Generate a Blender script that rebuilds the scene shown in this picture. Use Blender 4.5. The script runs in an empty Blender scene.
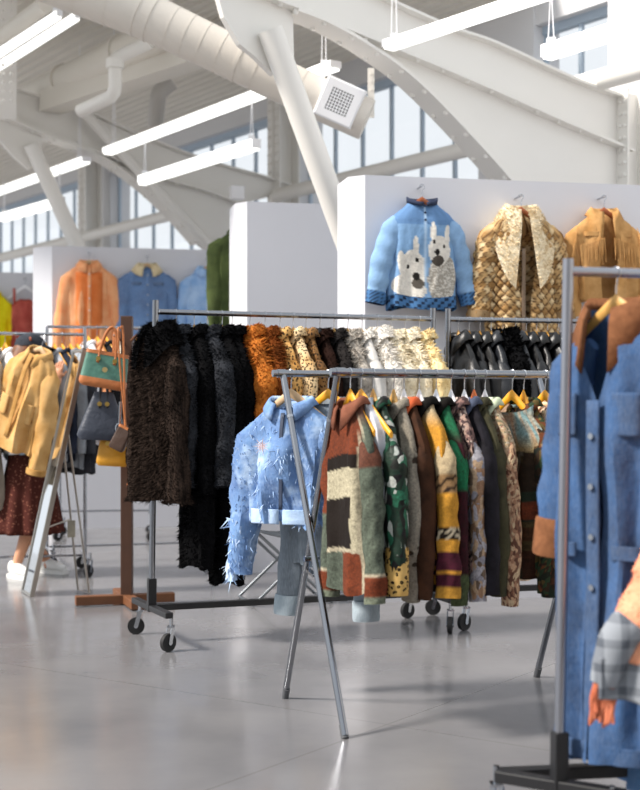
import bpy, math, random
import numpy as np
from mathutils import Vector
R = math.radians
rnd = random.Random(7)
C = bpy.context.scene.collection
F = 1333.333; HZ = 409.0; EYE = 1.2

# ---------------------------------------------------------------- camera model (pixel -> world) for measuring
def P(px, py, d):
    return Vector(((px-320)/F*d, d, EYE+(HZ-py)/F*d))
def zat(py, d): return EYE+(HZ-py)/F*d
def xat(px, d): return (px-320)/F*d

# ---------------------------------------------------------------- colours and materials
def c(h):
    h = h.lstrip('#'); o = []
    for i in (0, 2, 4):
        v = int(h[i:i+2], 16)/255
        o.append(v/12.92 if v <= .04045 else ((v+.055)/1.055)**2.4)
    return (o[0], o[1], o[2], 1)
MC = {}
class N:
    """small node-tree helper"""
    def __init__(s, name):
        s.m = bpy.data.materials.new(name); s.m.use_nodes = True
        s.t = s.m.node_tree; s.b = s.t.nodes['Principled BSDF']
    def n(s, typ, **kw):
        x = s.t.nodes.new(typ)
        for k, v in kw.items():
            if k in x.inputs: x.inputs[k].default_value = v
            else: setattr(x, k, v)
        return x
    def l(s, a, b): s.t.links.new(a, b)
    def tc(s, out='Object'):
        return s.n('ShaderNodeTexCoord').outputs[out]
    def map(s, vec, scale=(1,1,1), rot=(0,0,0)):
        x = s.n('ShaderNodeMapping'); x.inputs['Scale'].default_value = scale; x.inputs['Rotation'].default_value = rot
        s.l(vec, x.inputs['Vector']); return x.outputs[0]
    def noise(s, vec, scale, detail=4, rough=.55):
        x = s.n('ShaderNodeTexNoise'); x.inputs['Scale'].default_value = scale
        x.inputs['Detail'].default_value = detail; x.inputs['Roughness'].default_value = rough
        s.l(vec, x.inputs['Vector']); return x
    def ramp(s, fac, stops, interp='LINEAR'):
        x = s.n('ShaderNodeValToRGB'); r = x.color_ramp; r.interpolation = interp
        while len(r.elements) < len(stops): r.elements.new(.5)
        for e, (p, col) in zip(r.elements, stops): e.position = p; e.color = col
        s.l(fac, x.inputs[0]); return x.outputs[0]
    def mix(s, fac, a, b, typ='MIX'):
        x = s.n('ShaderNodeMixRGB', blend_type=typ)
        for i, v in ((0, fac), (1, a), (2, b)):
            if isinstance(v, (int, float)): x.inputs[i].default_value = v
            elif isinstance(v, tuple): x.inputs[i].default_value = v
            else: s.l(v, x.inputs[i])
        return x.outputs[0]
    def math(s, op, a, b=0.0):
        x = s.n('ShaderNodeMath', operation=op)
        for i, v in ((0, a), (1, b)):
            if isinstance(v, (int, float)): x.inputs[i].default_value = v
            else: s.l(v, x.inputs[i])
        return x.outputs[0]
    def bump(s, h, strength=.3, dist=.01):
        x = s.n('ShaderNodeBump', Strength=strength, Distance=dist); s.l(h, x.inputs['Height'])
        s.l(x.outputs[0], s.b.inputs['Normal'])
    def col(s, v):
        if isinstance(v, tuple): s.b.inputs['Base Color'].default_value = v
        else: s.l(v, s.b.inputs['Base Color'])
    def fin(s, rough=.8, metal=0, spec=.5):
        s.b.inputs['Roughness'].default_value = rough; s.b.inputs['Metallic'].default_value = metal
        s.b.inputs['Specular IOR Level'].default_value = spec
        return s.m
def memo(f):
    def g(*a, **k):
        key = (f.__name__, str(a), str(k))
        if key not in MC: MC[key] = f(*a, **k)
        return MC[key]
    return g
@memo
def plain(h, rough=.6, metal=0, spec=.5, var=.06, scale=6, bump=0):
    n = N('paint_'+h.strip('#')); b = c(h); v = n.tc(); t = n.noise(v, scale)
    d = tuple(x*(1-var*2) for x in b[:3])+(1,)
    n.col(n.mix(t.outputs[0], d, b))
    if bump: n.bump(n.noise(v, scale*14).outputs[0], bump, .004)
    return n.fin(rough, metal, spec)
@memo
def fabric(h1, h2, scale=14, rough=.92, bump=.25):
    n = N('fabric_'+h1.strip('#')); v = n.tc()
    t = n.noise(v, scale, 5, .6); n.col(n.ramp(t.outputs[0], [(.3, c(h1)), (.7, c(h2))]))
    n.bump(n.noise(v, 45, 3).outputs[0], bump, .01)
    return n.fin(rough, 0, .15)
@memo
def denim(h1, h2, fade=1.0, pale=None):
    n = N('denim_'+h1.strip('#')); v = n.tc()
    t = n.noise(v, 5, 5, .65); f = n.noise(n.map(v, (260, 260, 40)), 1, 2)
    base = n.ramp(t.outputs[0], [(.3, c(h1)), (.68, c(h2))])
    if pale: base = n.mix(n.ramp(n.noise(v, 9, 3).outputs[0], [(.52, (0,0,0,1)), (.72, (1,1,1,1))]), base, c(pale))
    n.col(n.mix(n.math('MULTIPLY', f.outputs[0], .3*fade), base, c('#dfe8f0')))
    n.bump(n.noise(v, 38, 3).outputs[0], .3, .012)
    return n.fin(.9, 0, .1)
@memo
def leather(h, rough=.34):
    n = N('leather_'+h.strip('#')); v = n.tc(); b = c(h)
    n.col(n.mix(n.noise(v, 9).outputs[0], tuple(x*.6 for x in b[:3])+(1,), b))
    n.bump(n.noise(v, 24, 4).outputs[0], .35, .015)
    return n.fin(rough, 0, .5)
@memo
def furmat(h1, h2, scale=7, tip=.5, stretch=(1,1,1)):
    n = N('fur_'+h1.strip('#')); v = n.map(n.tc(), stretch)
    t = n.noise(v, scale, 4, .6); base = n.ramp(t.outputs[0], [(.34, c(h1)), (.64, c(h2))])
    g = n.n('ShaderNodeNewGeometry')
    r = n.math('MULTIPLY', g.outputs['Random Per Island'], tip)
    n.col(n.mix(r, base, c(h2)))
    n.bump(n.noise(v, 60, 3).outputs[0], .5, .02)
    return n.fin(.85, 0, .05)
@memo
def leopard(hb, hb2, hs, scale=30):
    n = N('leopard_'+hb.strip('#')); v0 = n.tc(); nz = n.noise(v0, 18, 2)
    v = n.mix(.035, v0, nz.outputs[1], 'ADD')
    vo = n.n('ShaderNodeTexVoronoi', Scale=scale); n.l(v, vo.inputs['Vector'])
    ring = n.ramp(vo.outputs['Distance'], [(0, (.25,.25,.25,1)), (.2, (1,1,1,1)), (.34, (1,1,1,1)), (.44, (0,0,0,1))])
    base = n.ramp(n.noise(v0, 5).outputs[0], [(.35, c(hb)), (.65, c(hb2))])
    n.col(n.mix(ring, base, c(hs)))
    return n.fin(.8, 0, .2)
@memo
def patch(pal, scale=6, warp=.08, motif=None, mscale=40, seed=0, stretch=(1,1,1), rough=.9):
    """tapestry: cells in a palette, with a small motif woven over"""
    n = N('tapestry_%s_%d' % (pal[0].strip('#'), seed)); v0 = n.tc()
    v = n.mix(warp, v0, n.noise(v0, 7, 2).outputs[1], 'ADD')
    vm = n.n('ShaderNodeMapping'); vm.inputs['Location'].default_value = (seed*1.7, seed*.9, seed*2.3); vm.inputs['Scale'].default_value = stretch
    n.l(v, vm.inputs[0])
    vo = n.n('ShaderNodeTexVoronoi', Scale=scale); n.l(vm.outputs[0], vo.inputs['Vector'])
    sp = n.n('ShaderNodeSeparateColor'); n.l(vo.outputs['Color'], sp.inputs[0])
    k = len(pal); colr = n.ramp(sp.outputs[0], [(i/k, c(h)) for i, h in enumerate(pal)], 'CONSTANT')
    if motif:
        v2 = n.n('ShaderNodeTexVoronoi', Scale=mscale); n.l(v, v2.inputs['Vector'])
        m = n.ramp(v2.outputs['Distance'], [(.22, (1,1,1,1)), (.3, (0,0,0,1))])
        m2 = n.math('MULTIPLY', m, n.ramp(n.noise(v0, 11, 2).outputs[0], [(.5, (0,0,0,1)), (.56, (1,1,1,1))]))
        colr = n.mix(m2, colr, c(motif))
    n.col(n.mix(n.math('MULTIPLY', n.noise(v0, 110, 3, .7).outputs[0], .95), colr, (0.02,.015,.012,1)))
    n.bump(n.noise(v0, 60, 2).outputs[0], .3, .008)
    return n.fin(rough, 0, .15)
@memo
def vcol(tag, rough=.9, scale=50, bump=.3, weave=0):
    n = N('print_'+tag); a = n.n('ShaderNodeVertexColor', layer_name='Col'); v = n.tc()
    n.col(n.mix(n.ramp(n.noise(v, 95, 4, .8).outputs[0], [(.3, (weave,)*3+(1,)), (.7, (weave*.35,)*3+(1,))]), a.outputs[0], (.012,.010,.008,1)) if weave else a.outputs[0])
    n.bump(n.noise(v, scale).outputs[0], bump, .01)
    return n.fin(rough, 0, .15)
@memo
def emit(h, s):
    n = N('lamp'); n.b.inputs['Emission Color'].default_value = c(h); n.b.inputs['Emission Strength'].default_value = s
    n.col((.9,.9,.9,1)); return n.fin(.5)
WHITE = plain('#d6d7de', .55, var=.015)
STEEL = plain('#efece6', .45, var=.03, scale=2)
CHROME = plain('#b4b7bd', .16, 1, var=.05)
DULLCH = plain('#94979d', .2, 1, var=.08)
BLACKM = plain('#17171a', .45)
RUBBER = plain('#1b1b1d', .7)
GREYR = plain('#77787a', .6)
WOODH = plain('#dba85a', .5, var=.12, scale=20)      # honey hanger
WOODY = plain('#f0a81e', .45, var=.08, scale=20)     # golden hanger
WOODR = plain('#a85a2c', .45, var=.15, scale=20)     # reddish hanger
WOODP = plain('#d9b68c', .55, var=.1, scale=20)      # pale hanger
PLASW = plain('#f1f1f4', .35, var=.02)
ORNG = plain('#e0702c', .45)
DKWOOD = plain('#4f3120', .5, var=.2, scale=12)

# ---------------------------------------------------------------- mesh helper
class M:
    def __init__(s): s.v = []; s.f = []; s.col = None
    def add(s, vs, fs):
        o = len(s.v); s.v += [tuple(x) for x in vs]; s.f += [tuple(i+o for i in f) for f in fs]; return s
    def box(s, c0, sz, rz=0):
        x, y, z = (q/2 for q in sz); ca, sa = math.cos(rz), math.sin(rz); vs = []
        for dz in (-z, z):
            for dx, dy in ((-x,-y),(x,-y),(x,y),(-x,y)):
                vs.append((c0[0]+dx*ca-dy*sa, c0[1]+dx*sa+dy*ca, c0[2]+dz))
        return s.add(vs, [(3,2,1,0),(4,5,6,7),(0,1,5,4),(1,2,6,5),(2,3,7,6),(3,0,4,7)])
    def beam(s, a, b, w, h, up=(0,0,1)):
        a, b = Vector(a), Vector(b); t = (b-a).normalized(); sd = t.cross(Vector(up))
        if sd.length < 1e-4: sd = t.cross(Vector((1,0,0)))
        sd.normalize(); u = sd.cross(t); vs = []
        for q in (a, b):
            for i, j in ((-1,-1),(1,-1),(1,1),(-1,1)): vs.append(q+sd*(w/2*i)+u*(h/2*j))
        return s.add(vs, [(0,1,2,3),(7,6,5,4),(4,5,1,0),(5,6,2,1),(6,7,3,2),(7,4,0,3)])
    def tube(s, pts, r, n=12, cap=True):
        pts = [Vector(p) for p in pts]; k = len(pts)
        rs = r if isinstance(r, (list, tuple)) else [r]*k
        t0 = (pts[1]-pts[0]).normalized()
        nrm = t0.cross(Vector((0,0,1)))
        if nrm.length < 1e-3: nrm = t0.cross(Vector((1,0,0)))
        nrm.normalize(); vs = []
        for i, p in enumerate(pts):
            t = (pts[min(i+1, k-1)]-pts[max(i-1, 0)]).normalized()
            nrm = (nrm-t*nrm.dot(t)).normalized(); b = t.cross(nrm)
            for j in range(n):
                a = 2*math.pi*j/n; vs.append(p+(nrm*math.cos(a)+b*math.sin(a))*rs[i])
        fs = [(i*n+j, i*n+(j+1) % n, (i+1)*n+(j+1) % n, (i+1)*n+j) for i in range(k-1) for j in range(n)]
        if cap: fs += [tuple(range(n))[::-1], tuple((k-1)*n+j for j in range(n))]
        return s.add(vs, fs)
    def loft(s, rings, closed=True, cap0=False, cap1=False):
        n = len(rings[0]); k = len(rings); vs = [p for r in rings for p in r]; m = n if closed else n-1
        fs = [(i*n+j, (i+1)*n+j, (i+1)*n+(j+1) % n, i*n+(j+1) % n) for i in range(k-1) for j in range(m)]
        if cap0: fs.append(tuple(range(n)))
        if cap1: fs.append(tuple((k-1)*n+j for j in range(n))[::-1])
        return s.add(vs, fs)
    def ball(s, ce, r, n=10, m=6, sc=(1,1,1)):
        rings = []
        for i in range(m+1):
            th = math.pi*i/m; rr = max(math.sin(th), .02)
            rings.append([(ce[0]+r*sc[0]*rr*math.cos(2*math.pi*j/n), ce[1]+r*sc[1]*rr*math.sin(2*math.pi*j/n), ce[2]+r*sc[2]*math.cos(th)) for j in range(n)])
        return s.loft(rings, True, True, True)
    def plate(s, pts, off):
        """extrude a planar polygon by vector off (both ways)"""
        n = len(pts); o = Vector(off); a = [Vector(p)-o for p in pts]; b = [Vector(p)+o for p in pts]
        return s.add(a+b, [tuple(range(n))[::-1], tuple(range(n, 2*n))]+[(i, (i+1) % n, n+(i+1) % n, n+i) for i in range(n)])
    def build(s, name, mat, parent=None, smooth=True, loc=(0,0,0), rz=0, solid=0, bevel=0):
        me = bpy.data.meshes.new(name); me.from_pydata(s.v, [], s.f); me.update()
        if mat: me.materials.append(mat)
        if smooth:
            me.polygons.foreach_set('use_smooth', [True]*len(me.polygons))
        if s.col is not None:
            at = me.color_attributes.new('Col', 'FLOAT_COLOR', 'POINT')
            arr = np.ones((len(s.v), 4), 'f'); arr[:, :3] = np.array(s.col)[:, :3]; at.data.foreach_set('color', arr.ravel())
        o = bpy.data.objects.new(name, me); C.objects.link(o); o.location = loc; o.rotation_euler = (0, 0, rz)
        if parent: o.parent = parent
        if bevel:
            b = o.modifiers.new('bevel', 'BEVEL'); b.width = bevel; b.segments = 2; b.limit_method = 'ANGLE'
        if solid:
            b = o.modifiers.new('solid', 'SOLIDIFY'); b.thickness = solid; b.offset = -1
        if smooth and not solid:
            b = o.modifiers.new('edges', 'EDGE_SPLIT'); b.split_angle = R(42)
        return o
def empty(name, label, cat, loc=(0,0,0), rz=0, group=None, tilt=0):
    o = bpy.data.objects.new(name, None); C.objects.link(o); o.location = loc; o.rotation_euler = (0, tilt, rz)
    o.empty_display_size = .1
    return tag(o, label, cat, group)
def tag(o, label, cat, group=None):
    o['label'] = label; o['category'] = cat
    if group: o['group'] = group
    return o
def struct(o): o['kind'] = 'structure'; return o
# ================================================================= THE HALL
OX, OY = 2.51, 10.97                       # foot of the right-hand wall column
A = Vector((-.568, .823, 0)); U = Vector((.823, .568, 0))   # along the hall / towards the window wall
def W(sa, su, z): return Vector((OX, OY, 0))+A*sa+U*su+Vector((0, 0, z))
def onp(px, py, sa):
    """point of the upright plane across the hall at distance sa that is measured at a pixel"""
    k = (px-320)/F; d = (sa+OX*A.x+OY*A.y)/(k*A.x+A.y)
    return P(px, py, d)

# floor ---------------------------------------------------------
n = N('concrete'); v = n.tc()
t1 = n.noise(v, .9, 5, .6); t2 = n.noise(v, 2.6, 5, .6)
base = n.ramp(t1.outputs[0], [(.3, c('#66666a')), (.7, c('#7d7c7e'))])
base = n.mix(n.math('MULTIPLY', t2.outputs[0], .22), base, c('#8f8d8c'))
def joint(rot, sp, off):
    m = n.n('ShaderNodeMapping'); m.inputs['Rotation'].default_value = (0, 0, rot); m.inputs['Location'].default_value = (off, 0, 0)
    n.l(v, m.inputs[0]); sx = n.n('ShaderNodeSeparateXYZ'); n.l(m.outputs[0], sx.inputs[0])
    q = n.math('ABSOLUTE', n.math('SUBTRACT', n.math('FRACT', n.math('DIVIDE', sx.outputs[0], sp)), .5))
    return n.math('LESS_THAN', q, .004/sp)
j = n.math('MAXIMUM', joint(R(-55), 3.1, .35), joint(R(35), 3.1, 1.15))
base = n.mix(n.math('MULTIPLY', j, .45), base, c('#55524f'))
n.col(base); n.bump(t2.outputs[0], .03, .01)
n.l(n.ramp(t2.outputs[0], [(.3, (.13,.13,.13,1)), (.7, (.24,.24,.24,1))]), n.b.inputs['Roughness'])
floor_m = n.fin(.25, 0, .6)
n.l(n.ramp(t2.outputs[0], [(.3, (.13,.13,.13,1)), (.7, (.24,.24,.24,1))]), n.b.inputs['Roughness'])
fl = M().box((0, 8, -.05), (60, 60, .1)).build('floor', floor_m, smooth=False); struct(fl)

wbk = M().box((0, -5, 2.2), (24, .2, 4.4)).build('unseen_wall_front', plain('#c9c7c4', .8), smooth=False); struct(wbk)  # unseen hall wall behind the camera, added to cut level ambient light
wbk = M().box((6.5, 1, 2.2), (.2, 12, 4.4)).build('unseen_wall_right', plain('#c9c7c4', .8), smooth=False); struct(wbk)  # unseen side wall, added to cut ambient light from the right
# window wall ---------------------------------------------------
CREAM = plain('#e6dfd0', .6, var=.03, scale=1.5)
WALLP = plain('#dcdcde', .7, var=.03, scale=1.5)
FRAMEM = plain('#b4c4d4', .5)
SILL, HEAD, TOP = 2.75, 4.75, 5.05
def wbox(m, s0, s1, u0, u1, z0, z1):
    vs = [W(s, u, z) for z in (z0, z1) for s, u in ((s0,u0),(s1,u0),(s1,u1),(s0,u1))]
    m.add(vs, [(3,2,1,0),(4,5,6,7),(0,1,5,4),(1,2,6,5),(2,3,7,6),(3,0,4,7)])
m = M(); wbox(m, -3, 19, .35, .65, 0, SILL); wbox(m, -3, 19, .35, .65, HEAD, TOP+.3)
piers = [(-.9, .5), (1.42, 2.19), (5.32, 5.97), (10.35, 10.9), (15.6, 16.2)]
for a, b in piers: wbox(m, a, b, .33, .66, 0, TOP+.3)
struct(m.build('wall_back', WALLP, smooth=False))
n = N('glass'); g = n.n('ShaderNodeBsdfGlossy', Roughness=.05); tr = n.n('ShaderNodeBsdfTransparent'); mx = n.n('ShaderNodeMixShader'); mx.inputs[0].default_value = .06
n.l(tr.outputs[0], mx.inputs[1]); n.l(g.outputs[0], mx.inputs[2]); n.l(mx.outputs[0], n.t.nodes['Material Output'].inputs[0])
GLASS = n.m
spans = [(-3, -.9), (.5, 1.42), (2.19, 5.32), (5.97, 10.35), (10.9, 15.6), (16.2, 19)]
for i, (a, b) in enumerate(spans):
    m = M(); wbox(m, a, b, .44, .52, SILL, SILL+.07); wbox(m, a, b, .44, .52, HEAD-.08, HEAD)
    k = max(1, round((b-a)/.54))
    for j in range(k+1):
        s = a+(b-a)*j/k; w = .020 if 0 < j < k else .03
        wbox(m, s-w, s+w, .462, .498, SILL, HEAD)
    fr = struct(m.build('window_%d' % (i+1), FRAMEM, smooth=False))
    m = M(); wbox(m, a, b, .475, .483, SILL+.05, HEAD-.05); m.build('pane', GLASS, fr, smooth=False)

# ceiling: ribbed deck ------------------------------------------
m = M(); ring0, ring1 = [], []
su = -5.4; k = 0
while su < .5:
    for du, z in ((0, 5.05), (.05, 5.05), (.07, 5.075), (.12, 5.075)):
        ring0.append(W(1.25, su+du, z)); ring1.append(W(19, su+du, z))
    su += .14
m.loft([ring0, ring1], closed=False)
m.loft([[p+Vector((0,0,.3)) for p in ring0[::40]], [p+Vector((0,0,.3)) for p in ring1[::40]]], closed=False)
CEIL = plain('#e9e4da', .7, var=.05, scale=2)
struct(m.build('ceiling', CEIL, smooth=False))
for i, su in enumerate((-4.6, -3.1, -1.6)):
    m = M()
    a, b = W(1.25, su, 4.93), W(19, su, 4.93)
    m.beam(a, b, .16, .02); m.beam(a+Vector((0,0,.11)), b+Vector((0,0,.11)), .02, .2)
    struct(m.build('trim_%d' % (i+1), STEEL, smooth=False))

# steel bents ---------------------------------------------------
def curve(pts, k=6):
    out = []
    for i in range(len(pts)-1):
        p0, p1, p2, p3 = (pts[max(i-1,0)], pts[i], pts[i+1], pts[min(i+2, len(pts)-1)])
        for j in range(k):
            t = j/k
            out.append(tuple(.5*((2*b)+(-a+cc)*t+(2*a-5*b+4*cc-dd)*t*t+(-a+3*b-3*cc+dd)*t**3) for a, b, cc, dd in zip(p0, p1, p2, p3)))
    return out+[tuple(pts[-1])]
def flange(m, px, sa, wid, th=.02, riv=True, sp=.24):
    pts = [onp(x, y, sa) for x, y in curve(px)]
    rings = []
    for i, p in enumerate(pts):
        t = (pts[min(i+1, len(pts)-1)]-pts[max(i-1,0)]).normalized(); nn = A.cross(t).normalized()
        rings.append([p-A*wid/2-nn*th/2, p+A*wid/2-nn*th/2, p+A*wid/2+nn*th/2, p-A*wid/2+nn*th/2])
    m.loft(rings, True, True, True)
    if riv:
        acc = 0
        for i in range(1, len(pts)):
            seg = (pts[i]-pts[i-1]); L = seg.length
            while acc < L:
                q = pts[i-1]+seg*(acc/L); nn = A.cross(seg.normalized()).normalized()
                for o in (-.32, .32):
                    for sd in (1, -1): m.ball(q+A*wid*o+nn*sd*(th/2), .022, 7, 4)
                acc += sp
            acc -= L
    return pts
def web(m, px, sa, th=.012): m.plate([onp(x, y, sa) for x, y in px], A*th)
def bent(sa, top, mid, arch, gus, pipe, pr, name):
    m = M()
    web(m, top+mid[::-1], sa)                                   # upper web
    web(m, mid[2:]+[(mid[-1][0], mid[-1][1]+75)]+arch[::-1], sa)       # haunch web
    o = struct(m.build(name, STEEL, smooth=False))
    f = M(); flange(f, mid, sa, .2, .02); flange(f, [(x, y-1) for x, y in top], sa, .16, .02, False)
    f.build('flange', STEEL, o)
    f = M(); flange(f, arch, sa, .22, .022); f.build('arch_flange', STEEL, o)
    g = M(); web(g, gus, sa, .025); g.build('gusset_plate', STEEL, o, smooth=False)
    a, b = onp(*pipe[0], sa), onp(*pipe[1], sa)
    a -= A*.10; b -= A*.10
    t = (b-a); e = a+t*((a.z+.0)/(a.z-b.z))
    g = M(); g.tube([a, e], pr, 20); g.box((e.x, e.y, .02), (.4, .4, .04), .6); g.build('pipe_strut', STEEL, o)
    return o
bent(0.0,
     [(215,-70),(330,-30),(379,0),(422,20),(454,33),(489,45),(544,70),(581,86),(622,100)],
     [(215,-22),(264,0),(300,14),(333,28),(384,49),(440,72),(489,93),(557,123),(626,152)],
     [(290,13),(318,24),(345,38),(372,55),(396,72),(422,95),(454,128),(489,166),(515,196)],
     [(215,-40),(217,0),(222,18),(238,45),(254,58),(272,76),(292,60),(291,14),(264,-30)],
     [(262,33),(337,238)], .086, 'steel_frame')
bent(5.19,
     [(-60,60),(-20,78),(20,93),(85,113),(120,129),(153,143),(208,163),(262,178),(290,187)],
     [(-60,96),(-30,106),(0,116),(30,129),(70,144),(107,158),(162,180),(199,190),(240,205)],
     [(-60,98),(-20,112),(10,122),(41,136),(72,147),(105,162),(140,187),(171,216),(196,244)],
     [(-10,115),(-2,140),(14,158),(28,170),(42,160),(41,137),(20,126)],
     [(27,146),(69,238)], .078, 'steel_frame')
# wall columns with riveted angles
for i, sa in enumerate((0, 5.19, 10.38)):
    ztop = (3.8, 5.05, 5.05)[i]; m = M(); p0, p1 = W(sa, .02, 0), W(sa, .02, ztop)
    m.beam(p0, p1, .02, .3, up=U); 
    m.beam(p0-A*.0+U*.12, p1+U*.12, .3, .02, up=U); m.beam(p0-U*.12, p1-U*.12, .26, .02, up=U)
    z = 2.4
    while z < ztop-.05:
        for o in (-.1, -.05, .05, .1):
            q = W(sa, .02, z)-U*.135+A*o; m.ball(q, .017, 6, 4)
        z += .1
    struct(m.build('steel_column', STEEL, smooth=False))
# far diagonal strut on the second bent
a, b = onp(84, 112, 5.0), onp(214, 252, 5.0)
struct(M().tube([a, b], .055, 14).build('diagonal_strut', STEEL))
# longitudinal pipes along the window wall
struct(M().tube([W(.45, -.35, zat(92, W(.45,-.35,0).y)), W(-2.6, -.35, zat(92, W(.45,-.35,0).y))], .085, 16).build('horizontal_strut', STEEL))
for a, b, z in ((.1, 5.1, 3.62), (5.3, 10.2, 3.7), (10.5, 15.4, 3.7)):
    struct(M().tube([W(a, -.12, z), W(b, -.12, z)], .075, 14).build('horizontal_strut', STEEL))
# hanging perforated strap near the diffuser
m = M(); q = onp(371, 95, .35)
m.beam(q+Vector((0,0,.2)), q-Vector((0,0,.17)), .05, .006, up=(0,1,0))
for k in range(6): m.tube([q+Vector((0,-.012,.16-.06*k)), q+Vector((0,.012,.16-.06*k))], .008, 8)
tag(m.build('mounting_strap', STEEL, smooth=False), 'perforated white metal strap hanging beside the square duct grille', 'bracket')

# duct ----------------------------------------------------------
DUCT = plain('#e0d9cf', .5, var=.04, scale=2)
d0 = 9.62
du = empty('air_duct', 'wide round cream spiral air duct under the roof steel', 'duct', P(180, 34, d0))
def loc(o, p): return Vector(p)-o.location
cl = [P(-30,-54,d0), P(60,-18,d0), P(140,13,d0), P(165,25,d0), P(215,49,d0), P(300,90,d0), P(367,120,d0)]
rs = [.185,.18,.172,.166,.158,.152,.15]
pts, rr = [], []
for i in range(len(cl)-1):
    for k in range(12): pts.append(loc(du, cl[i].lerp(cl[i+1], k/12))); rr.append(rs[i]+(rs[i+1]-rs[i])*k/12)
pts.append(loc(du, cl[-1])); rr.append(rs[-1])
M().tube(pts, rr, 32).build('duct_tube', DUCT, du)
m = M()
for x in (18, 50, 82, 112, 140, 152, 172, 188, 204, 222, 240, 258, 300):
    for i in range(len(cl)-1):
        u0, u1 = cl[i].x/d0*F+320, cl[i+1].x/d0*F+320
        if u0 <= x < u1:
            t = (x-u0)/(u1-u0); q = loc(du, cl[i].lerp(cl[i+1], t)); dr = (cl[i+1]-cl[i]).normalized(); r0 = rs[i]+(rs[i+1]-rs[i])*t
            w = .012 if x in (140, 152, 240) else .004
            M().tube([q-dr*w, q+dr*w], r0+(.005 if w > .01 else .0025), 32).build('seam_ring', DUCT, du)
# square diffuser on the duct end
ce = P(341, 103, d0); ax = (cl[-1]-cl[-2]).normalized(); fn = Vector((-.2,-.95,-.12)); fn = (fn-ax*fn.dot(ax)).normalized(); sd = ax.cross(fn).normalized()
g0 = M(); h = .145; fo = ce+fn*.17
def q4(o, h, dd): return [loc(du, o+ax*(h*i)+sd*(h*j)+fn*dd) for i, j in ((-1,-1),(1,-1),(1,1),(-1,1))]
g0.loft([q4(ce, h, .02), q4(ce, h, .17), q4(ce, h-.012, .18), q4(ce, h*.56, .18), q4(ce, h*.54, .165)], True)
gb = g0.build('diffuser_box', PLASW, du, smooth=False)
M().loft([q4(ce, h*.55, .15), q4(ce, h*.55, .16)], True, True, True).build('dark_backing', BLACKM, gb, smooth=False)
g1 = M()
for k in range(-3, 4):
    o = h*.54*k/3.6
    a, b = loc(du, ce+fn*.176+ax*o-sd*h*.54), loc(du, ce+fn*.176+ax*o+sd*h*.54); g1.beam(a, b, .009, .006, up=fn)
    a, b = loc(du, ce+fn*.174+sd*o-ax*h*.54), loc(du, ce+fn*.174+sd*o+ax*h*.54); g1.beam(a, b, .009, .006, up=fn)
g1.build('grille', PLASW, gb, smooth=False)

# ceiling pipes -------------------------------------------------
zc = 4.3
def pipe(name, lab, px0, px1, z, r, group=None, flange_at=()):
    d1, d2 = [(z-EYE)*F/(HZ-p[1]) for p in (px0, px1)]
    a, b = P(*px0, d1), P(*px1, d2)
    m = M().tube([a, b], r, 20)
    for t in flange_at:
        q = a.lerp(b, t); dr = (b-a).normalized(); m.tube([q-dr*.03, q+dr*.03], r*1.16, 20)
    return tag(m.build(name, CEIL if r > .06 else STEEL, None), lab, 'pipe', group)
pipe('ceiling_pipe', 'thick cream pipe with a flange below the ribbed ceiling', (34,96), (165,32), 4.5, .15, None, (.27,.72))
m = M(); pp = [P(80,111,11.9), P(104,100,11.7), P(112,95,11.65), P(115,86,11.6), P(115,64,11.6), P(119,57,11.6), P(150,42,11.5)]
m.tube([tuple(x) for x in curve([tuple(q) for q in pp], 5)], .058, 16); m.tube([pp[4]+Vector((0,0,-.04)), pp[4]+Vector((0,0,.04))], .08, 16)
tag(m.build('elbow_pipe', STEEL), 'white pipe with a bent elbow under the thick cream pipe', 'pipe')
m = M(); m.beam(P(50,103,13.6), P(200,52,11.6), .25, .2)
struct(m.build('ceiling_beam', CEIL, smooth=False))
m = M(); m.beam(P(7,-20,12.3), P(7,118,12.9), .18, .1)
for k in range(12): m.ball(P(3, 2+9*k, 12.2), .018, 6, 4); m.ball(P(11, 2+9*k, 12.2), .018, 6, 4)
struct(m.build('ceiling_bracket', STEEL, smooth=False))
pipe('ceiling_pipe', 'thin cream pipe high in the top left corner', (2,36), (46,4), 4.6, .07)

# linear lights -------------------------------------------------
LM = emit('#fffdf6', 1.7)
def light(px0, px1, z, lab, w=.085, h=.06, cords=True, down=True):
    dd = [(z-EYE)*F/(HZ-p[1]) for p in (px0, px1)]
    a, b = P(*px0, dd[0]), P(*px1, dd[1]); mid = (a+b)/2
    o = empty('linear_light', lab, 'light', mid, 0, 'suspended linear lights')
    a, b = a-mid, b-mid
    M().beam(a, b, w, h).build('housing', PLASW, o, smooth=False)
    t = (b-a).normalized()
    M().beam(a+t*.02-Vector((0,0,h*.5+.008)), b-t*.02-Vector((0,0,h*.5+.008)), w*.9, .016).build('diffuser', LM, o, smooth=False)
    sdv = t.cross(Vector((0,0,1))); sdv.normalize()
    if sdv.y > 0: sdv = -sdv
    M().beam(a+t*.02+sdv*(w*.5+.004), b-t*.02+sdv*(w*.5+.004), .008, h*.85).build('diffuser', LM, o, smooth=False)
    for k in (.04, .96):
        m = M()
        q = a.lerp(b, k); up = Vector((0,0, cords if cords else .3))
        m.tube([q+t*.03, q+up*1.0], .004, 6); m.tube([q-t*.03, q+up*1.0], .004, 6); m.box(q+Vector((0,0,h*.5+.015)), (.05,.05,.04))
        m.build('hanger_cord', PLASW, o, smooth=False)
    return o
light((107,151), (336,64), 3.74, 'long linear light running behind the big pipe strut', .1, .05, 1.2)
light((387,45), (600,-26), 3.74, 'linear light in front of the near steel frame, top centre', .1, .05, 1.2)
light((-60,212), (87,159), 3.74, 'linear light crossing behind the far pipe strut at left', .1, .05, 1.2)
light((141,180), (257,143), 3.35, 'short pendant linear light with a square end at centre left', .075, .075, .39)
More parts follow.
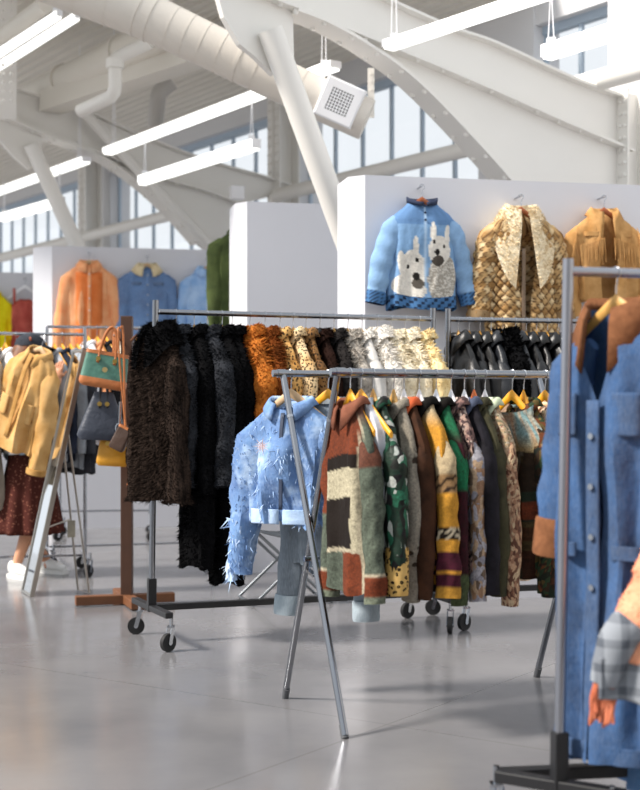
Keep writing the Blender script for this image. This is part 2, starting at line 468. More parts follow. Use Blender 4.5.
light((545,52), (720,-4), 3.35, 'bright pendant linear light in front of the tall right window', .075, .075, .39)
light((2,217), (62,200), 3.35, 'small low pendant linear light at far left', .075, .075, .39)
light((-20,65), (60,13), 4.4, 'upper of two fluorescent tubes at top left', .045, .045, .5)
light((-20,78), (78,15), 4.4, 'lower of two fluorescent tubes at top left', .045, .045, .5)
o = M().box((0,0,0), (.13,.1,.13), .3).build('spotlight', PLASW, smooth=False, loc=P(237,193,13.4)); tag(o, 'small white box spotlight above the narrow partition', 'light')
# black cable tray pieces seen high up behind the long light
m = M(); m.tube(curve([tuple(P(172,82,14.5)), tuple(P(160,92,14.5)), tuple(P(157,105,14.6)), tuple(P(155,124,14.8))], 5), .09, 12)
tag(m.build('flexible_duct', plain('#c9c5c0', .5)), 'short grey flexible duct hanging below the ceiling', 'duct')

# ================================================================= DISPLAY PARTITIONS
def partition(px, pyt, d, yaw, L, wing, T, lab):
    c0 = Vector((xat(px, d), d, 0)); u = Vector((math.cos(yaw), math.sin(yaw), 0)); nn = Vector((-u.y, u.x, 0))
    h = zat(pyt, d); w = Vector((xat(wing[0], d+wing[1]), d+wing[1], 0))
    pl = [c0, c0+u*L, c0+u*L+nn*T, w+nn*T, w]
    m = M(); k = len(pl)
    m.add(pl+[p+Vector((0,0,h)) for p in pl], [tuple(range(k))[::-1], tuple(range(k, 2*k))]+[(i, (i+1) % k, k+(i+1) % k, k+i) for i in range(k)])
    o = tag(m.build('display_partition', WHITE, smooth=False), lab, 'partition', 'white display partitions')
    return c0, u
Y1 = R(11.7)
W1c, W1u = partition(365, 175, 8.25, Y1, 3.6, (348, .07), .3, 'large white partition at right carrying three hung jackets')
W2c, W2u = partition(247, 201.5, 9.75, Y1, 1.2, (235, .09), .3, 'narrow blank white partition behind the dark furs')
W2b, _ = partition(234, 227, 11.2, Y1, .8, (233, .05), .12, 'white partition hidden behind the narrow blank one, carrying the olive jacket')
W3c, W3u = partition(52, 246, 13.3, Y1, 3.2, (33, .16), .3, 'white partition at left carrying the orange shirt and denim jackets')
W4c, W4u = partition(-60, 271, 15.6, Y1, 2.2, (-70, .1), .2, 'far white partition at left edge carrying yellow and rose clothes')
# ================================================================= GARMENTS
def sg(x): return -1 if x < 0 else 1
HPROTO = {}
def hanger(pos, rz, mat, label, group, span=.2, tilt=0, name='clothes_hanger', steep=1.0):
    key = (mat.name, span, steep)
    if key not in HPROTO:
        m = M(); rings = []
        for i in range(17):
            x = -span+2*span*i/16; a = abs(x)/span
            z = -.085-.15*steep*a**1.1; hh = .021-.008*a; yy = .02*(a**2)
            rings.append([(x, yy+.0065*math.cos(q)*1.2, z+hh*math.sin(q)) for q in [2*math.pi*k/10 for k in range(10)]])
        m.loft(rings, True, True, True)
        h = M(); pts = []
        for k in range(13):
            q = math.pi*(1.05-1.45*k/12); pts.append((.016*math.cos(q), 0, -.010+.016*math.sin(q)+.0055))
        pts = [(.001,0,-.064),(.001,0,-.045)]+[(p[0],0,p[2]) for p in reversed(pts)]
        h.tube(pts, .0022, 6)
        HPROTO[key] = (m, h)
        b0 = None
    m, h = HPROTO[key]
    o = empty(name, label, 'hanger', pos, rz, group, tilt)
    if (key, 'me') not in HPROTO:
        b = m.build('hanger_arms', mat, o); k = h.build('hook', CHROME, o)
        HPROTO[(key, 'me')] = (b, k)
    else:
        for s in HPROTO[(key, 'me')]:
            q = s.copy(); C.objects.link(q); q.parent = o
    return o

def furr(m, n, ln, seed=1, down=.55, wid=.007, spread=.5):
    """short hairs, as slim triangles, grown over a mesh"""
    r = random.Random(seed); fs = [f for f in m.f if len(f) == 4]
    if not fs: return
    V = np.array(m.v); Fq = np.array(fs)
    a, b, cc, d = (V[Fq[:, i]] for i in range(4))
    nr = np.cross(cc-a, d-b); ar = np.linalg.norm(nr, axis=1)+1e-9; nr = nr/ar[:, None]
    g = np.random.RandomState(seed); idx = g.choice(len(fs), n, p=ar/ar.sum())
    u, w = g.rand(n, 1), g.rand(n, 1)
    p = (a[idx]*(1-u)+b[idx]*u)*(1-w)+(d[idx]*(1-u)+cc[idx]*u)*w
    # outward: away from the local axis of the piece
    nn = nr[idx]
    dr = nn+np.array([0, 0, -down])+g.randn(n, 3)*spread*.5
    dr /= np.linalg.norm(dr, axis=1)[:, None]
    L = ln*(.5+g.rand(n, 1)); tp = p+dr*L
    sd = np.cross(dr, g.randn(n, 3)); sd /= np.linalg.norm(sd, axis=1)[:, None]+1e-9
    p = p-nn*.004
    q0, q1 = p-sd*wid, p+sd*wid; o = len(m.v)
    m.v += [tuple(x) for x in np.stack([q0, q1, tp], 1).reshape(-1, 3)]
    m.f += [(o+3*i, o+3*i+1, o+3*i+2) for i in range(n)]

from mathutils import noise as mn
def crease(m, amp, seed, top=None):
    o = Vector((seed*1.37 % 50, seed*.71 % 50, seed*.29 % 50)); out = []
    for v in m.v:
        q = Vector((v[0]*11, v[1]*11, v[2]*4.2))+o; n1 = mn.noise_vector(q); n2 = mn.noise_vector(q*2.3)
        k = 1.0 if top is None else min(1, .25+max(0, top-v[2])*4)
        out.append((v[0]+amp*k*(n1.x+.5*n2.x), v[1]+amp*k*(n1.y+.5*n2.y), v[2]+amp*k*.4*n1.z))
    m.v = out
class Prof:
    def __init__(s, W, L, T, hem, hemT, neck, zn, waist=1.0, slope=1.0):
        s.zn = zn; s.L = L
        k = [(0, neck, min(neck*.8, T*.9)), (.03, W*.25, T*.72), (.075, W*.39, T*.86), (.115, W*.465, T*.97), (.18, W*.485, T*1.05),
             (L*.35, W*.485, T*1.1), (L*.6, W*.49*waist, T*1.05), (L*.97, W*.5*hem, T*hemT), (L, W*.497*hem, T*hemT*.98)]
        k = [(a*slope if a < .12 else (max(a, .115*slope+.03)), b, e) for a, b, e in k]
        s.k = k; s.x = [a for a, _, _ in k]
        s.w_ = [a for _, a, _ in k]; s.t_ = [a for _, _, a in k]
    def w(s, d): return float(np.interp(d, s.x, s.w_))
    def t(s, d): return float(np.interp(d, s.x, s.t_))
def bodymesh(pf, na=36, nz=22, g=0, folds=.012, kf=7, seed=1, col=None, bands=None, sq=.8, ragged=0, gtop=None, disp=None, gfast=1.5):
    r = random.Random(seed); ph = [r.uniform(0, 6.28) for _ in range(6)]; m = M(); rings = []; cols = []
    sp_ = pf.x[3]; ds = [0, pf.x[1], pf.x[2], sp_]+[sp_+(pf.L-sp_)*i/(nz-4) for i in range(1, nz-3)]
    for d in ds:
        s = d/pf.L; w, t = pf.w(d), pf.t(d); ring = []
        gg = g if gtop is None else gtop+(g-gtop)*min(1, s*gfast)
        for j in range(na+(1 if gg else 0)):
            th = (-90+gg+(360-2*gg)*j/na) if gg else (-90+360*j/na)
            th = R(th); cx, sx = math.cos(th), math.sin(th)
            f = folds*min(1, s*1.6+.1)*(math.sin(kf*th+ph[0]+2.2*s)+.6*math.sin((kf*2-3)*th+ph[1]-3*s)+.5*math.sin(3*th+ph[2]+7*s))
            bd = 0
            if bands: bd = bands[1]*abs(math.sin(math.pi*d/bands[0]))
            x = (w+bd*.6)*sg(cx)*abs(cx)**sq+f*cx*.6; y = (t+bd)*sg(sx)*abs(sx)**sq+f*sg(sx)*abs(sx)**.5
            z = pf.zn-d+.05*(0)+(r.uniform(-ragged, ragged) if d == ds[-1] else 0)
            if d < .03: z -= max(0, -sx)*.03*(1-d/.03)        # front neckline lower
            z -= .012*math.sin(3*th+ph[3])*s
            if disp: 
                dd = disp(x, d, th); x += dd*cx; y += dd*sx
            ring.append((x, y, z))
            if col: cols.append(col(x, d, s, -sx, th))
        rings.append(ring)
    m.loft([q[::-1] for q in rings] if False else rings, closed=not g)
    if col: m.col = cols
    return m
def sleevemesh(s, W, zn, sl, sa, sb, fwd, sr, slope=1.0, fl=.8, n=18, k=16, seed=1, col=None, bands=None, wr=.06, disp=None):
    r = random.Random(seed); ph = r.uniform(0, 6.28)
    q0 = sr[0]
    pts = [(W/2-.035-q0, 0, -.098, .02), (W/2-.032-q0*.45, 0, -.128, q0*.72), (W/2-.030, 0, -.178, q0*.98)]
    x, y, z = W/2-.030, 0, -.178
    for i in range(1, k+1):
        t = i/k; an = R(sa if t < .5 else sb); an2 = fwd*(t if t > .4 else .4*t)
        x += math.sin(an)*sl/k; z -= math.cos(an)*sl/k; y -= an2*sl/k
        rr = sr[0]+(sr[1]-sr[0])*t
        rr *= 1+wr*math.sin(9*t*3+ph)*(.4+t)*(1 if t < .85 else .2)
        if bands: rr += bands[1]*abs(math.sin(math.pi*t*sl/bands[0]))
        pts.append((x, y, z, rr))
    dz_ = .115*(slope-1); pts = [(a, b, e-dz_, f) for a, b, e, f in pts]; rings = []; cols = []; N_ = len(pts)
    for i, p in enumerate(pts):
        a, b = pts[max(i-1,0)], pts[min(i+1,N_-1)]
        t = Vector((b[0]-a[0], 0, b[2]-a[2])).normalized(); ax = Vector((-t.z, 0, t.x))
        ring = []
        for j in range(n):
            q = 2*math.pi*j/n; rr = p[3]*(1+.05*math.sin(3*q+ph+i*.7))
            if disp: rr += disp(q, i*sl/k)
            o = Vector((p[0], p[1], p[2]))+ax*math.cos(q)*rr+Vector((0,1,0))*math.sin(q)*rr*fl
            ring.append((o.x*s, o.y, o.z+zn))
            if col: cols.append(col(q, max(0, i-2)/k, s, o.z))
        rings.append(ring)
    m = M(); m.loft(rings if s < 0 else [q[::-1] for q in rings], True, True, False)
    # closed just inside the cuff
    last = rings[-1] if s < 0 else rings[-1][::-1]
    ce = tuple(sum(v[i] for v in last)/n for i in range(3))
    inn = [tuple(v[i]*.8+ce[i]*.2+(0, 0, .03)[i] for i in range(3)) for v in last]
    m.loft([last, inn], True, False, True)
    if col: m.col = cols+[cols[-1]]*(len(m.v)-len(cols))
    return m, pts
def collarmesh(pf, stand=.03, leaf=.06, fdrop=.05, gap=14, n=26, flare=.7, wide=0):
    zn = pf.zn; rows = [[], [], [], []]
    w0, t0 = pf.w(0)+.004, pf.t(0)+.004
    for j in range(n+1):
        th = R(-90+gap+(360-2*gap)*j/n); cx, sx = math.cos(th), math.sin(th); ff = max(0, -sx)**1.5
        base = zn-max(0, -sx)*.03
        rows[0].append((w0*cx, t0*sx, base-.005))
        rows[1].append(((w0+.004)*cx, (t0+.003)*sx, base+stand*(1-.35*ff)))
        if leaf:
            e = leaf*.45; rows[2].append(((w0+.012+e*flare*.5)*cx, (t0+.010+e*.3)*sx, base+stand*.8-e*.4-fdrop*.25*ff))
            z = base+stand-leaf-fdrop*ff; d = max(0, zn-z)
            xx = (w0+.012+leaf*flare)*cx+wide*ff*sg(cx); ty = max(t0+.015+leaf*.25, pf.t(d)+.018)
            rows[3].append((xx, ty*sg(sx)*abs(sx)**.7, z))
    m = M(); m.loft(rows if leaf else rows[:2], False); return m

def G(name, label, cat, pos, rz, mat, sd=None, W=.44, L=.75, T=.055, hem=1.0, hemT=1.1, sl=.58, sa=5, sb=3, fwd=.05, sr=(.07,.05), neck=.075, drop=.014,
      collar=None, colm=None, cuff=None, cuffl=.05, fur=0, furl=.03, og=0, gtop=None, gfast=1.5, folds=.012, kf=7, na=36, nz=22, col=None, scol=None, hang=None, hlab=None,
      group=None, hgroup='clothes hangers', crs=.014, bands=None, tilt=0, waist=1.0, slope=1.0, fwd2=None, flat=False, sleeves=True, fl=.8, seed=None, solid=0, ragged=0, fwid=.007, collen=.0, disp=None, sdisp=None, smat=None, sk=16, sn=18, hname='clothes_hanger', cfur=None, sq=.8):
    seed = seed or rnd.randint(1, 9999)
    o = empty(name, label, cat, pos, rz, group, tilt)
    zn = -.085-drop; pf = Prof(W, L, T, hem, hemT, neck, zn, waist, slope)
    b = bodymesh(pf, na, nz, og, folds, kf, seed, col, bands, sq=sq, ragged=ragged, gtop=gtop, disp=disp, gfast=gfast)
    crease(b, crs, seed, zn)
    if fur: furr(b, fur, furl, seed, wid=fwid)
    b.build('body', mat, o, solid=solid)
    ends = []
    if sleeves:
        for s in (-1, 1):
            m, pts = sleevemesh(s, W, zn, sl, sa, sb, fwd if (s < 0 or fwd2 is None) else fwd2, sr, slope=slope, fl=fl, seed=seed+s, col=scol, bands=bands, disp=sdisp, k=sk, n=sn)
            crease(m, crs, seed+s, zn)
            if fur: furr(m, fur//3, furl, seed+7*s, wid=fwid)
            m.build('sleeve', smat or mat, o); ends.append((s, pts))
        if cuff:
            for s, pts in ends:
                a, e = Vector(pts[-2][:3]), Vector(pts[-1][:3]); t = (e-a).normalized(); rr = pts[-1][3]
                rings = []
                for q, k2 in ((-cuffl, 1.08), (-cuffl*.92, 1.16), (0, 1.18), (.012, 1.13), (.012, .8)):
                    p = e+t*q; ax = Vector((-t.z, 0, t.x))
                    ring = [p+ax*math.cos(w_)*rr*k2+Vector((0,1,0))*math.sin(w_)*rr*k2*.85 for w_ in [2*math.pi*i/16 for i in range(16)]]
                    rings.append([(v.x*s, v.y, v.z+zn) for v in ring])
                m = M(); m.loft(rings if s < 0 else [q[::-1] for q in rings], True)
                m.build('cuff', cuff, o)
    if collar:
        m = collarmesh(pf, **collar)
        if cfur: furr(m, cfur[0], cfur[1], seed+3, down=.2, wid=fwid)
        m.build('collar', colm or mat, o, solid=0 if cfur else .007)
    if hang:
        hanger(pos, rz, hang, hlab or 'hanger holding up the '+sd, hgroup, tilt=tilt, span=.2 if slope == 1 else .15, name=hname, steep=1.0 if (slope == 1 or flat) else 1.7)
    return o, pf
def strip(o, pf, x0, x1, d0, d1, mat, name, off=.006, n=14, front=-1):
    """flat sewn piece lying on the front of a garment"""
    m = M(); rows = []
    for i in range(n+1):
        d = d0+(d1-d0)*i/n; row = []
        for j in range(5):
            x = x0+(x1-x0)*j/4; w, t = pf.w(d), pf.t(d)
            cx = min(1, abs(x)/max(w, 1e-3))**(1/.8); y = t*(max(0, 1-cx*cx)**.5)**.8
            row.append((x, front*(y+off), pf.zn-d))
        rows.append(row)
    m.loft(rows, False); return m.build(name, mat, o, solid=.004)
def buttons(o, pf, x, ds, mat, r=.008, off=.012):
    for d in ds:
        w, t = pf.w(d), pf.t(d)
        M().tube([(x, -t-off, pf.zn-d), (x, -t-off-.005, pf.zn-d)], r, 10).build('button', mat, o)

# ================================================================= RACKS
def caster(foot, p, mat=RUBBER, hub=CHROME, ang=0.0, r=.042):
    x, y = p[0], p[1]; ca, sa = math.cos(ang), math.sin(ang); z = r
    m = M(); m.tube([(x-.011*sa, y+.011*ca, z), (x+.011*sa, y-.011*ca, z)], r, 22); m.build('caster_wheel', mat, foot)
    m = M()
    for s in (-1, 1):
        a = (x+s*.017*sa, y-s*.017*ca, z); b = (x+s*.015*sa+.02*ca, y-s*.015*ca+.02*sa, z+.075)
        m.beam(a, b, .022, .004, up=(sa, -ca, 0))
        m.tube([(x+s*.014*sa, y-s*.014*ca, z), (x+s*.02*sa, y-s*.02*ca, z)], .012, 10)
    m.box((x+.02*ca, y+.02*sa, z+.077), (.035,.04,.008)); m.tube([(x+.02*ca, y+.02*sa, z+.08), (x+.02*ca, y+.02*sa, z+.13)], .009, 8)
    m.build('caster_fork', hub, foot)
def rack(label, a, b, zr, zb=.18, lean=(0,0), pm=DULLCH, barm=BLACKM, r=.016, foot=.3, over=.06, sock=True, wheels=True, ang=(.4,.9), group='garment racks', ends=(1,1), wheel=RUBBER, bar=.04, fdir=(None,None), zcorner=0):
    a, b = Vector((a[0], a[1], 0)), Vector((b[0], b[1], 0)); mid = (a+b)/2
    o = empty('garment_rack', label, 'clothes rack', mid, 0, group)
    u = (b-a).normalized(); p = Vector((u.y, -u.x, 0)); a, b = a-mid, b-mid
    tops = []; p_ = p; a0 = a.copy()
    for i, q in enumerate((a, b)):
        p = Vector(fdir[i]).normalized() if fdir[i] else p_
        if i == 0 and zcorner: a0 = a-p*zcorner
        tp = q+u*lean[i]+Vector((0,0,zr+over)); tops.append(tp)
        m = M(); m.tube([q+Vector((0,0,zb)), tp], r, 16); m.build('post', pm, o)
        if sock:
            m = M(); m.beam(q+Vector((0,0,zb-.02)), q+u*lean[i]*.08+Vector((0,0,zb+.15)), r*2.7, r*2.7, up=u); m.build('post_socket', barm, o, smooth=False, bevel=.003)
        f = M(); f.beam(q-p*foot+Vector((0,0,zb)), q+p*foot+Vector((0,0,zb)), bar, bar*.75); fo = f.build('foot', barm, o, smooth=False, bevel=.004)
        if wheels:
            for s in (-1, 1): caster(fo, q+p*foot*.93*s, wheel, ang=ang[i]+s*.35, r=.045)
    ra, rb = tops[0]-Vector((0,0,over)), tops[1]-Vector((0,0,over))
    m = M(); m.tube([ra, rb], r*.9, 16); m.build('rail', pm, o)
    m = M(); m.beam(a0+Vector((0,0,zb)), b+Vector((0,0,zb)), bar, bar*.8); m.build('base_bar', barm, o, smooth=False, bevel=.003)
    return mid+ra, mid+rb
def onrail(ra, rb, px):
    k = (px-320)/F; t = (k*ra.y-ra.x)/((rb.x-ra.x)-k*(rb.y-ra.y)); return ra.lerp(rb, t)
# ================================================================= CLOTHES HUNG ON THE PARTITIONS
def onwall(c0, u, px, py, off):
    nn = Vector((u.y, -u.x, 0)); q = c0+nn*off; k = (px-320)/F
    # d*(k,1) = q + u*t
    t = (k*q.y-q.x)/(u.x-k*u.y); d = q.y+u.y*t
    pg = P(px, py, d); bk = pg-nn*(off-.001)
    return pg, bk
def peg(pg, bk, part): M().tube([bk, pg+(pg-bk)*.1], .006, 8).build('peg', CHROME, part)
parts_ = [o for o in bpy.data.objects if o.name.startswith('display_partition')]

def lin(h): return np.array(c(h)[:3])
# --- light blue sweater jacket with two white terriers
def ell(x, y, cx, cy, rx, ry): return ((x-cx)/rx)**2+((y-cy)/ry)**2
_nr = np.random.RandomState(3); NZ = _nr.rand(64, 64)
def nz2(x, y):
    return NZ[int(x*37) % 64, int(y*37) % 64]
def dogcol(x, d, s, fr, th):
    sky = lin('#7fa6cf')*(1-.35*max(0, .5-abs(s-.45)))+lin('#a9cdea')*0.0
    sky = lin('#6488b4') if s < .22 else lin('#7b9fc6')
    sky = sky*(.92+.16*nz2(x, d))
    if s > .89: 
        k = (int((x+1)/.022)+int(d/.018)) % 3
        return lin('#27364f') if k == 0 else lin('#4b76a6')*(.8+.4*nz2(x, d))
    if fr <= 0: return sky
    if abs(x) < .006 and s < .8: return lin('#a9c3dd')
    X, Y = x/.215, s
    w = .9+.2*nz2(x*1.7, d*1.7); white = lin('#e4dfd6')*w; grey = lin('#a39d93')*w; dk = lin('#24211f')
    # left dog
    if ell(X, Y, -.22, .55, .06, .022) < 1 or ell(X, Y, -.52, .62, .045, .02) < 1: return dk
    if ell(X, Y, -.26, .70, .10, .038) < 1: return dk
    if ell(X, Y, -.22, .765, .17, .05) < 1: return lin('#5b554e')*w
    if ell(X, Y, -.36, .66, .40, .20) < 1 or ell(X, Y, -.26, .45, .085, .12) < 1 or ell(X, Y, -.72, .58, .10, .10) < 1 or ell(X, Y, -.45, .80, .50, .12) < 1:
        return white if nz2(x*4, d*4) > .25 else white*.85
    # right dog
    if ell(X, Y, .24, .38, .05, .018) < 1 or ell(X, Y, .56, .42, .05, .018) < 1: return dk
    if ell(X, Y, .34, .47, .085, .032) < 1: return dk
    if ell(X, Y, .38, .55, .20, .05) < 1: return lin('#4f4943')*w
    if ell(X, Y, .42, .46, .34, .14) < 1 or ell(X, Y, .22, .29, .085, .10) < 1 or ell(X, Y, .68, .32, .085, .10) < 1: return white
    if ell(X, Y, .50, .72, .44, .24) < 1: return grey if nz2(x*4, d*4) > .35 else white*.85
    return sky
def dogs(q, t, s, z):
    return lin('#86a9cf')*(.92+.12*nz2(q, t*2)) if t < .84 else (lin('#27364f') if (int(q*5)+int(t*60)) % 3 == 0 else lin('#4b76a6'))
pg, bk = onwall(W1c, W1u, 422, 186, .10); peg(pg, bk, parts_[0])
DOGM = vcol('terriers'); NAVY = fabric('#2c3346', '#3c455c')
o, pf = G('sweater_jacket', 'light blue sweater jacket with two white terrier dogs on its front', 'jacket', pg, Y1, DOGM, sd='terrier sweater jacket', W=.43, L=.66, T=.075, crs=.008,
  sl=.47, sa=19, sb=11, sr=(.075,.062), neck=.085, na=200, nz=170, col=dogcol, scol=dogs, hem=1.04, folds=.007, collar=dict(stand=.03, leaf=0, gap=6), colm=NAVY, hang=WOODR, hgroup='hangers on the white partitions', sk=40, sn=24, seed=5)
buttons(o, pf, 0, (.03,.075,.12), NAVY, .007, .004)

# --- woven diamond fur jacket
def diam(x, d, th):
    a = (x/.052+d/.062); b = (x/.052-d/.062)
    fa, fb = abs((a % 1)-.5)*2, abs((b % 1)-.5)*2
    return fa, fb, int(math.floor(a))*7+int(math.floor(b))*13
def wcol(x, d, s, fr, th):
    arc = x if fr > 0 else x+.5
    fa, fb, k = diam(arc, d, th); e = max(fa, fb)
    base = lin('#c9a472') if k % 3 else lin('#dfc498')
    if k % 5 == 0: base = lin('#a98252')
    return lin('#5f432b') if e > .87 else base*(1.08-.25*e)*(.9+.2*nz2(x*2, d*2))
def wdis(x, d, th):
    fa, fb, k = diam(x, d, th); e = max(fa, fb); return .013*(1-e**3)
def wscol(q, t, s, z): return wcol(q*.075, -z, .4, 1, 0)
def wsdis(q, l): return wdis(q*.075, l, 0)
pg, bk = onwall(W1c, W1u, 521, 196, .11); peg(pg, bk, parts_[0])
WOVEN = vcol('woven_fur', .85, 90, .5); CREAMF = furmat('#dcc194', '#f6ead0', 9, .5)
o, pf = G('woven_jacket', 'tan diamond woven fur jacket with a wide cream fur collar', 'jacket', pg, Y1, WOVEN, sd='diamond woven fur jacket', W=.46, L=.82, T=.075, sl=.50, sa=12, sb=7,
  sr=(.078,.065), neck=.085, og=5, gtop=24, na=120, nz=90, col=wcol, scol=wscol, crs=.006, disp=wdis, sdisp=wsdis, sk=60, sn=36, folds=.006,
  collar=dict(stand=.05, leaf=.17, fdrop=.36, gap=14, flare=.62, wide=.03), colm=CREAMF, cfur=(3500,.014), cuff=fabric('#8c6f50', '#a58a66'), hang=WOODR, hgroup='hangers on the white partitions', seed=8, fwid=.004)
strip(o, pf, -.028, -.004, .24, .8, leather('#8d755e', .5), 'placket', .012)
# --- tan suede fringe jacket
pg, bk = onwall(W1c, W1u, 604, 197, .10); peg(pg, bk, parts_[0])
SUEDE = fabric('#a97c48', '#cda06a', 10)
o, pf = G('fringe_jacket', 'tan suede jacket with long fringes on sleeves and front', 'jacket', pg, Y1, SUEDE, sd='tan suede fringe jacket', W=.43, L=.56, T=.07, sl=.50, sa=16, sb=-6, sr=(.08,.055), neck=.08,
  og=9, gtop=22, folds=.012, na=60, nz=40, collar=dict(stand=.035, leaf=.05, fdrop=.26, gap=18, flare=.5, wide=.02), hang=WOODR, hgroup='hangers on the white partitions', seed=12)
m = M(); r = random.Random(4)
for s in (-1, 1):
    for i in range(26):
        t = i/25; x = s*(.20+.10*t); z = -.20-.44*t; L = r.uniform(.10,.18)
        m.tube([(x, -.055, z), (x+s*.012+r.uniform(-.006,.006), -.075, z-L*.5), (x-s*.02*t+r.uniform(-.012,.012), -.07, z-L)], [.003,.0028,.0015], 5)
    for i in range(18):
        t = i/17; x = s*(.035+.16*t); z = pf.zn-.17-.05*t; L = r.uniform(.11,.17); y = -pf.t(.2)-.008
        m.tube([(x, y, z), (x+r.uniform(-.008,.008), y-.012, z-L)], [.003,.0015], 5)
fo = m.build('fringe', SUEDE, o); fo['kind'] = 'stuff'
strip(o, pf, -.16, -.05, .13, .16, SUEDE, 'yoke_seam', .008); strip(o, pf, .05, .16, .13, .16, SUEDE, 'yoke_seam', .008)

# --- orange shirt, denim jacket, pale shirt on the left partition
def wl(px, py, off=.09): 
    pg, bk = onwall(W3c, W3u, px, py, off); peg(pg, bk, parts_[3]); return pg
ORM = fabric('#ee9a66', '#f6b98a', 8)
o, pf = G('shirt', 'pale orange button shirt hung on the left white partition', 'shirt', wl(89, 253), Y1, ORM, sd='pale orange shirt', W=.47, L=.88, T=.07, sl=.70, sa=11, sb=7, sr=(.075,.055), neck=.075, folds=.012, crs=.006, collar=dict(stand=.035, leaf=.06, fdrop=.06, gap=12), hang=WOODP, hgroup='hangers on the white partitions', na=48, nz=30, seed=21)
ORD = fabric('#de7338', '#ea8a50', 8)
strip(o, pf, -.13, .13, .10, .86, ORD, 'front_panel', .012); strip(o, pf, -.016, .016, .03, .86, ORM, 'placket', .018)
buttons(o, pf, 0, (.12,.24,.36,.48), PLASW, .007, .018)
DN1 = denim('#2d568c', '#4477b2')
o, pf = G('denim_jacket', 'blue denim jacket with a cream collar hung beside the orange shirt', 'jacket', wl(147, 256), Y1, DN1, sd='blue denim jacket with cream collar', W=.48, L=.72, T=.07, sl=.62, sa=9, sb=5, sr=(.085,.058), neck=.08, folds=.01, collar=dict(stand=.035, leaf=.08, fdrop=.05, gap=20, flare=.8), colm=furmat('#d3bd92', '#eadbb8', 18, .3), hang=WOODP, hgroup='hangers on the white partitions', na=48, nz=30, seed=22)
strip(o, pf, -.018, .018, .06, .7, denim('#3a669e', '#5585bd'), 'placket', .008)
for s in (-1, 1): strip(o, pf, s*.06, s*.16, .17, .20, denim('#23466f', '#335d92'), 'pocket_flap', .009)
buttons(o, pf, 0, (.1,.2,.3,.4,.5), CHROME, .008, .014)
PB = fabric('#86aee0', '#b4d0f2', 9)
o, pf = G('shirt', 'pale blue shirt hung between the denim jacket and the olive jacket', 'shirt', wl(207, 259), Y1, PB, sd='pale blue shirt on the left partition', W=.46, L=.86, T=.07, sl=.66, sa=9, sb=6, sr=(.08,.055), collar=dict(stand=.035, leaf=.06, fdrop=.05, gap=12), hang=WOODP, hgroup='hangers on the white partitions', folds=.014, seed=23)
strip(o, pf, -.018, .018, .03, .84, fabric('#a9c9f2', '#cfe2fa'), 'placket', .008)
# --- olive jacket half behind the narrow partition
OL = fabric('#3f4a2c', '#59663c', 8)
pg = P(243, 217, 11.08); peg(pg, pg+Vector((-.02,.12,0)), parts_[2])
o, pf = G('jacket', 'olive green jacket half hidden behind the narrow blank partition', 'jacket', pg, Y1, OL, sd='olive green jacket', W=.46, L=.86, T=.08, sl=.70, sa=5, sb=2, sr=(.09,.06), collar=dict(stand=.035, leaf=.07, fdrop=.05), hang=WOODP, hgroup='hangers on the white partitions', folds=.014, seed=24)
strip(o, pf, -.018, .018, .03, .84, OL, 'placket', .008)
# --- far partition: rose dress, yellow blouse
RS = fabric('#a8463e', '#cf6a5c', 8)
pg, bk = onwall(W4c, W4u, 25, 279, .1); peg(pg, bk, parts_[4])
o, pf = G('dress', 'rose red strappy dress on the far partition at left', 'dress', pg, Y1, RS, sd='rose red strappy dress', W=.40, L=.95, T=.07, hem=1.6, hemT=1.6, sleeves=False, neck=.05, drop=.15, folds=.03, kf=9, hang=PLASW, hgroup='hangers on the white partitions', seed=25)
for s in (-1, 1): M().tube([(s*.12,-.04,-.30), (s*.125,0,-.12), (s*.12,.04,-.30)], .014, 8).build('strap', RS, o)
pg, bk = onwall(W4c, W4u, -9, 283, .1); peg(pg, bk, parts_[4])
G('blouse', 'bright yellow blouse cut by the left edge of the photo', 'blouse', pg, Y1, fabric('#e6d20c', '#f4e62a', 8), sd='bright yellow blouse', W=.42, L=.70, T=.08, hem=1.2, sl=.4, sa=14, collar=dict(stand=.02, leaf=.05, fdrop=.04), hang=PLASW, hgroup='hangers on the white partitions', seed=26)

# ================================================================= THE MIDDLE ROLLING RACK WITH FURS
ma, mb = (xat(151.5, 6.85), 6.85), (xat(428, 7.39), 7.39)
MA, MB = rack('chrome rolling rack with black base holding the fur coats', ma, mb, 1.70, lean=(.022,.03), ang=(.5,1.0), fdir=((.41,-.91,0), None))
rzM = math.atan2(MB.y-MA.y, MB.x-MA.x)-math.pi/2
up_ = Vector((0,0,.0045))
def onM(px): return onrail(MA, MB, px)+up_
FG = 'fur coats on the middle rack'; HM = 'hangers of the fur coats'
def fc(px, label, mat, sd, L, tw=0, hang=WOODH, **k):
    a = dict(W=.42, T=.04, sl=.58, sa=4, sb=2, fur=2600, furl=.035, fwid=.0045, sr=(.062,.05), folds=.01, na=24, nz=18, slope=1.4, collar=dict(stand=.03, leaf=.05, fdrop=.08, flare=.35), cfur=(700,.014), group=FG, hgroup=HM, drop=.014, tilt=rnd.uniform(-.05,.05)); a.update(k)
    return G('fur_coat', label, 'fur coat', onM(px), rzM+R(tw*.3), mat, sd=sd, L=L, hang=hang, **a)
BK = furmat('#040405', '#0d0d0f', 9, .4); BK_SHEEN = furmat('#060607', '#33353a', 6, .4); BR = furmat('#0d0a09', '#3a2f29', 16, .5, (3,3,.35))  # second black has the fur's gloss highlights painted in as lighter grey
fc(158, 'dark brown long haired fur coat with streaks, leftmost on the middle rack', BR, 'streaked dark brown fur coat', .86, 48, W=.42, T=.075, fur=14000, furl=.03, fwid=.003, sl=.66, collar=dict(stand=.05, leaf=.13, fdrop=.10), colm=BK, cfur=(3000,.022), sr=(.08,.07), hang=WOODH)
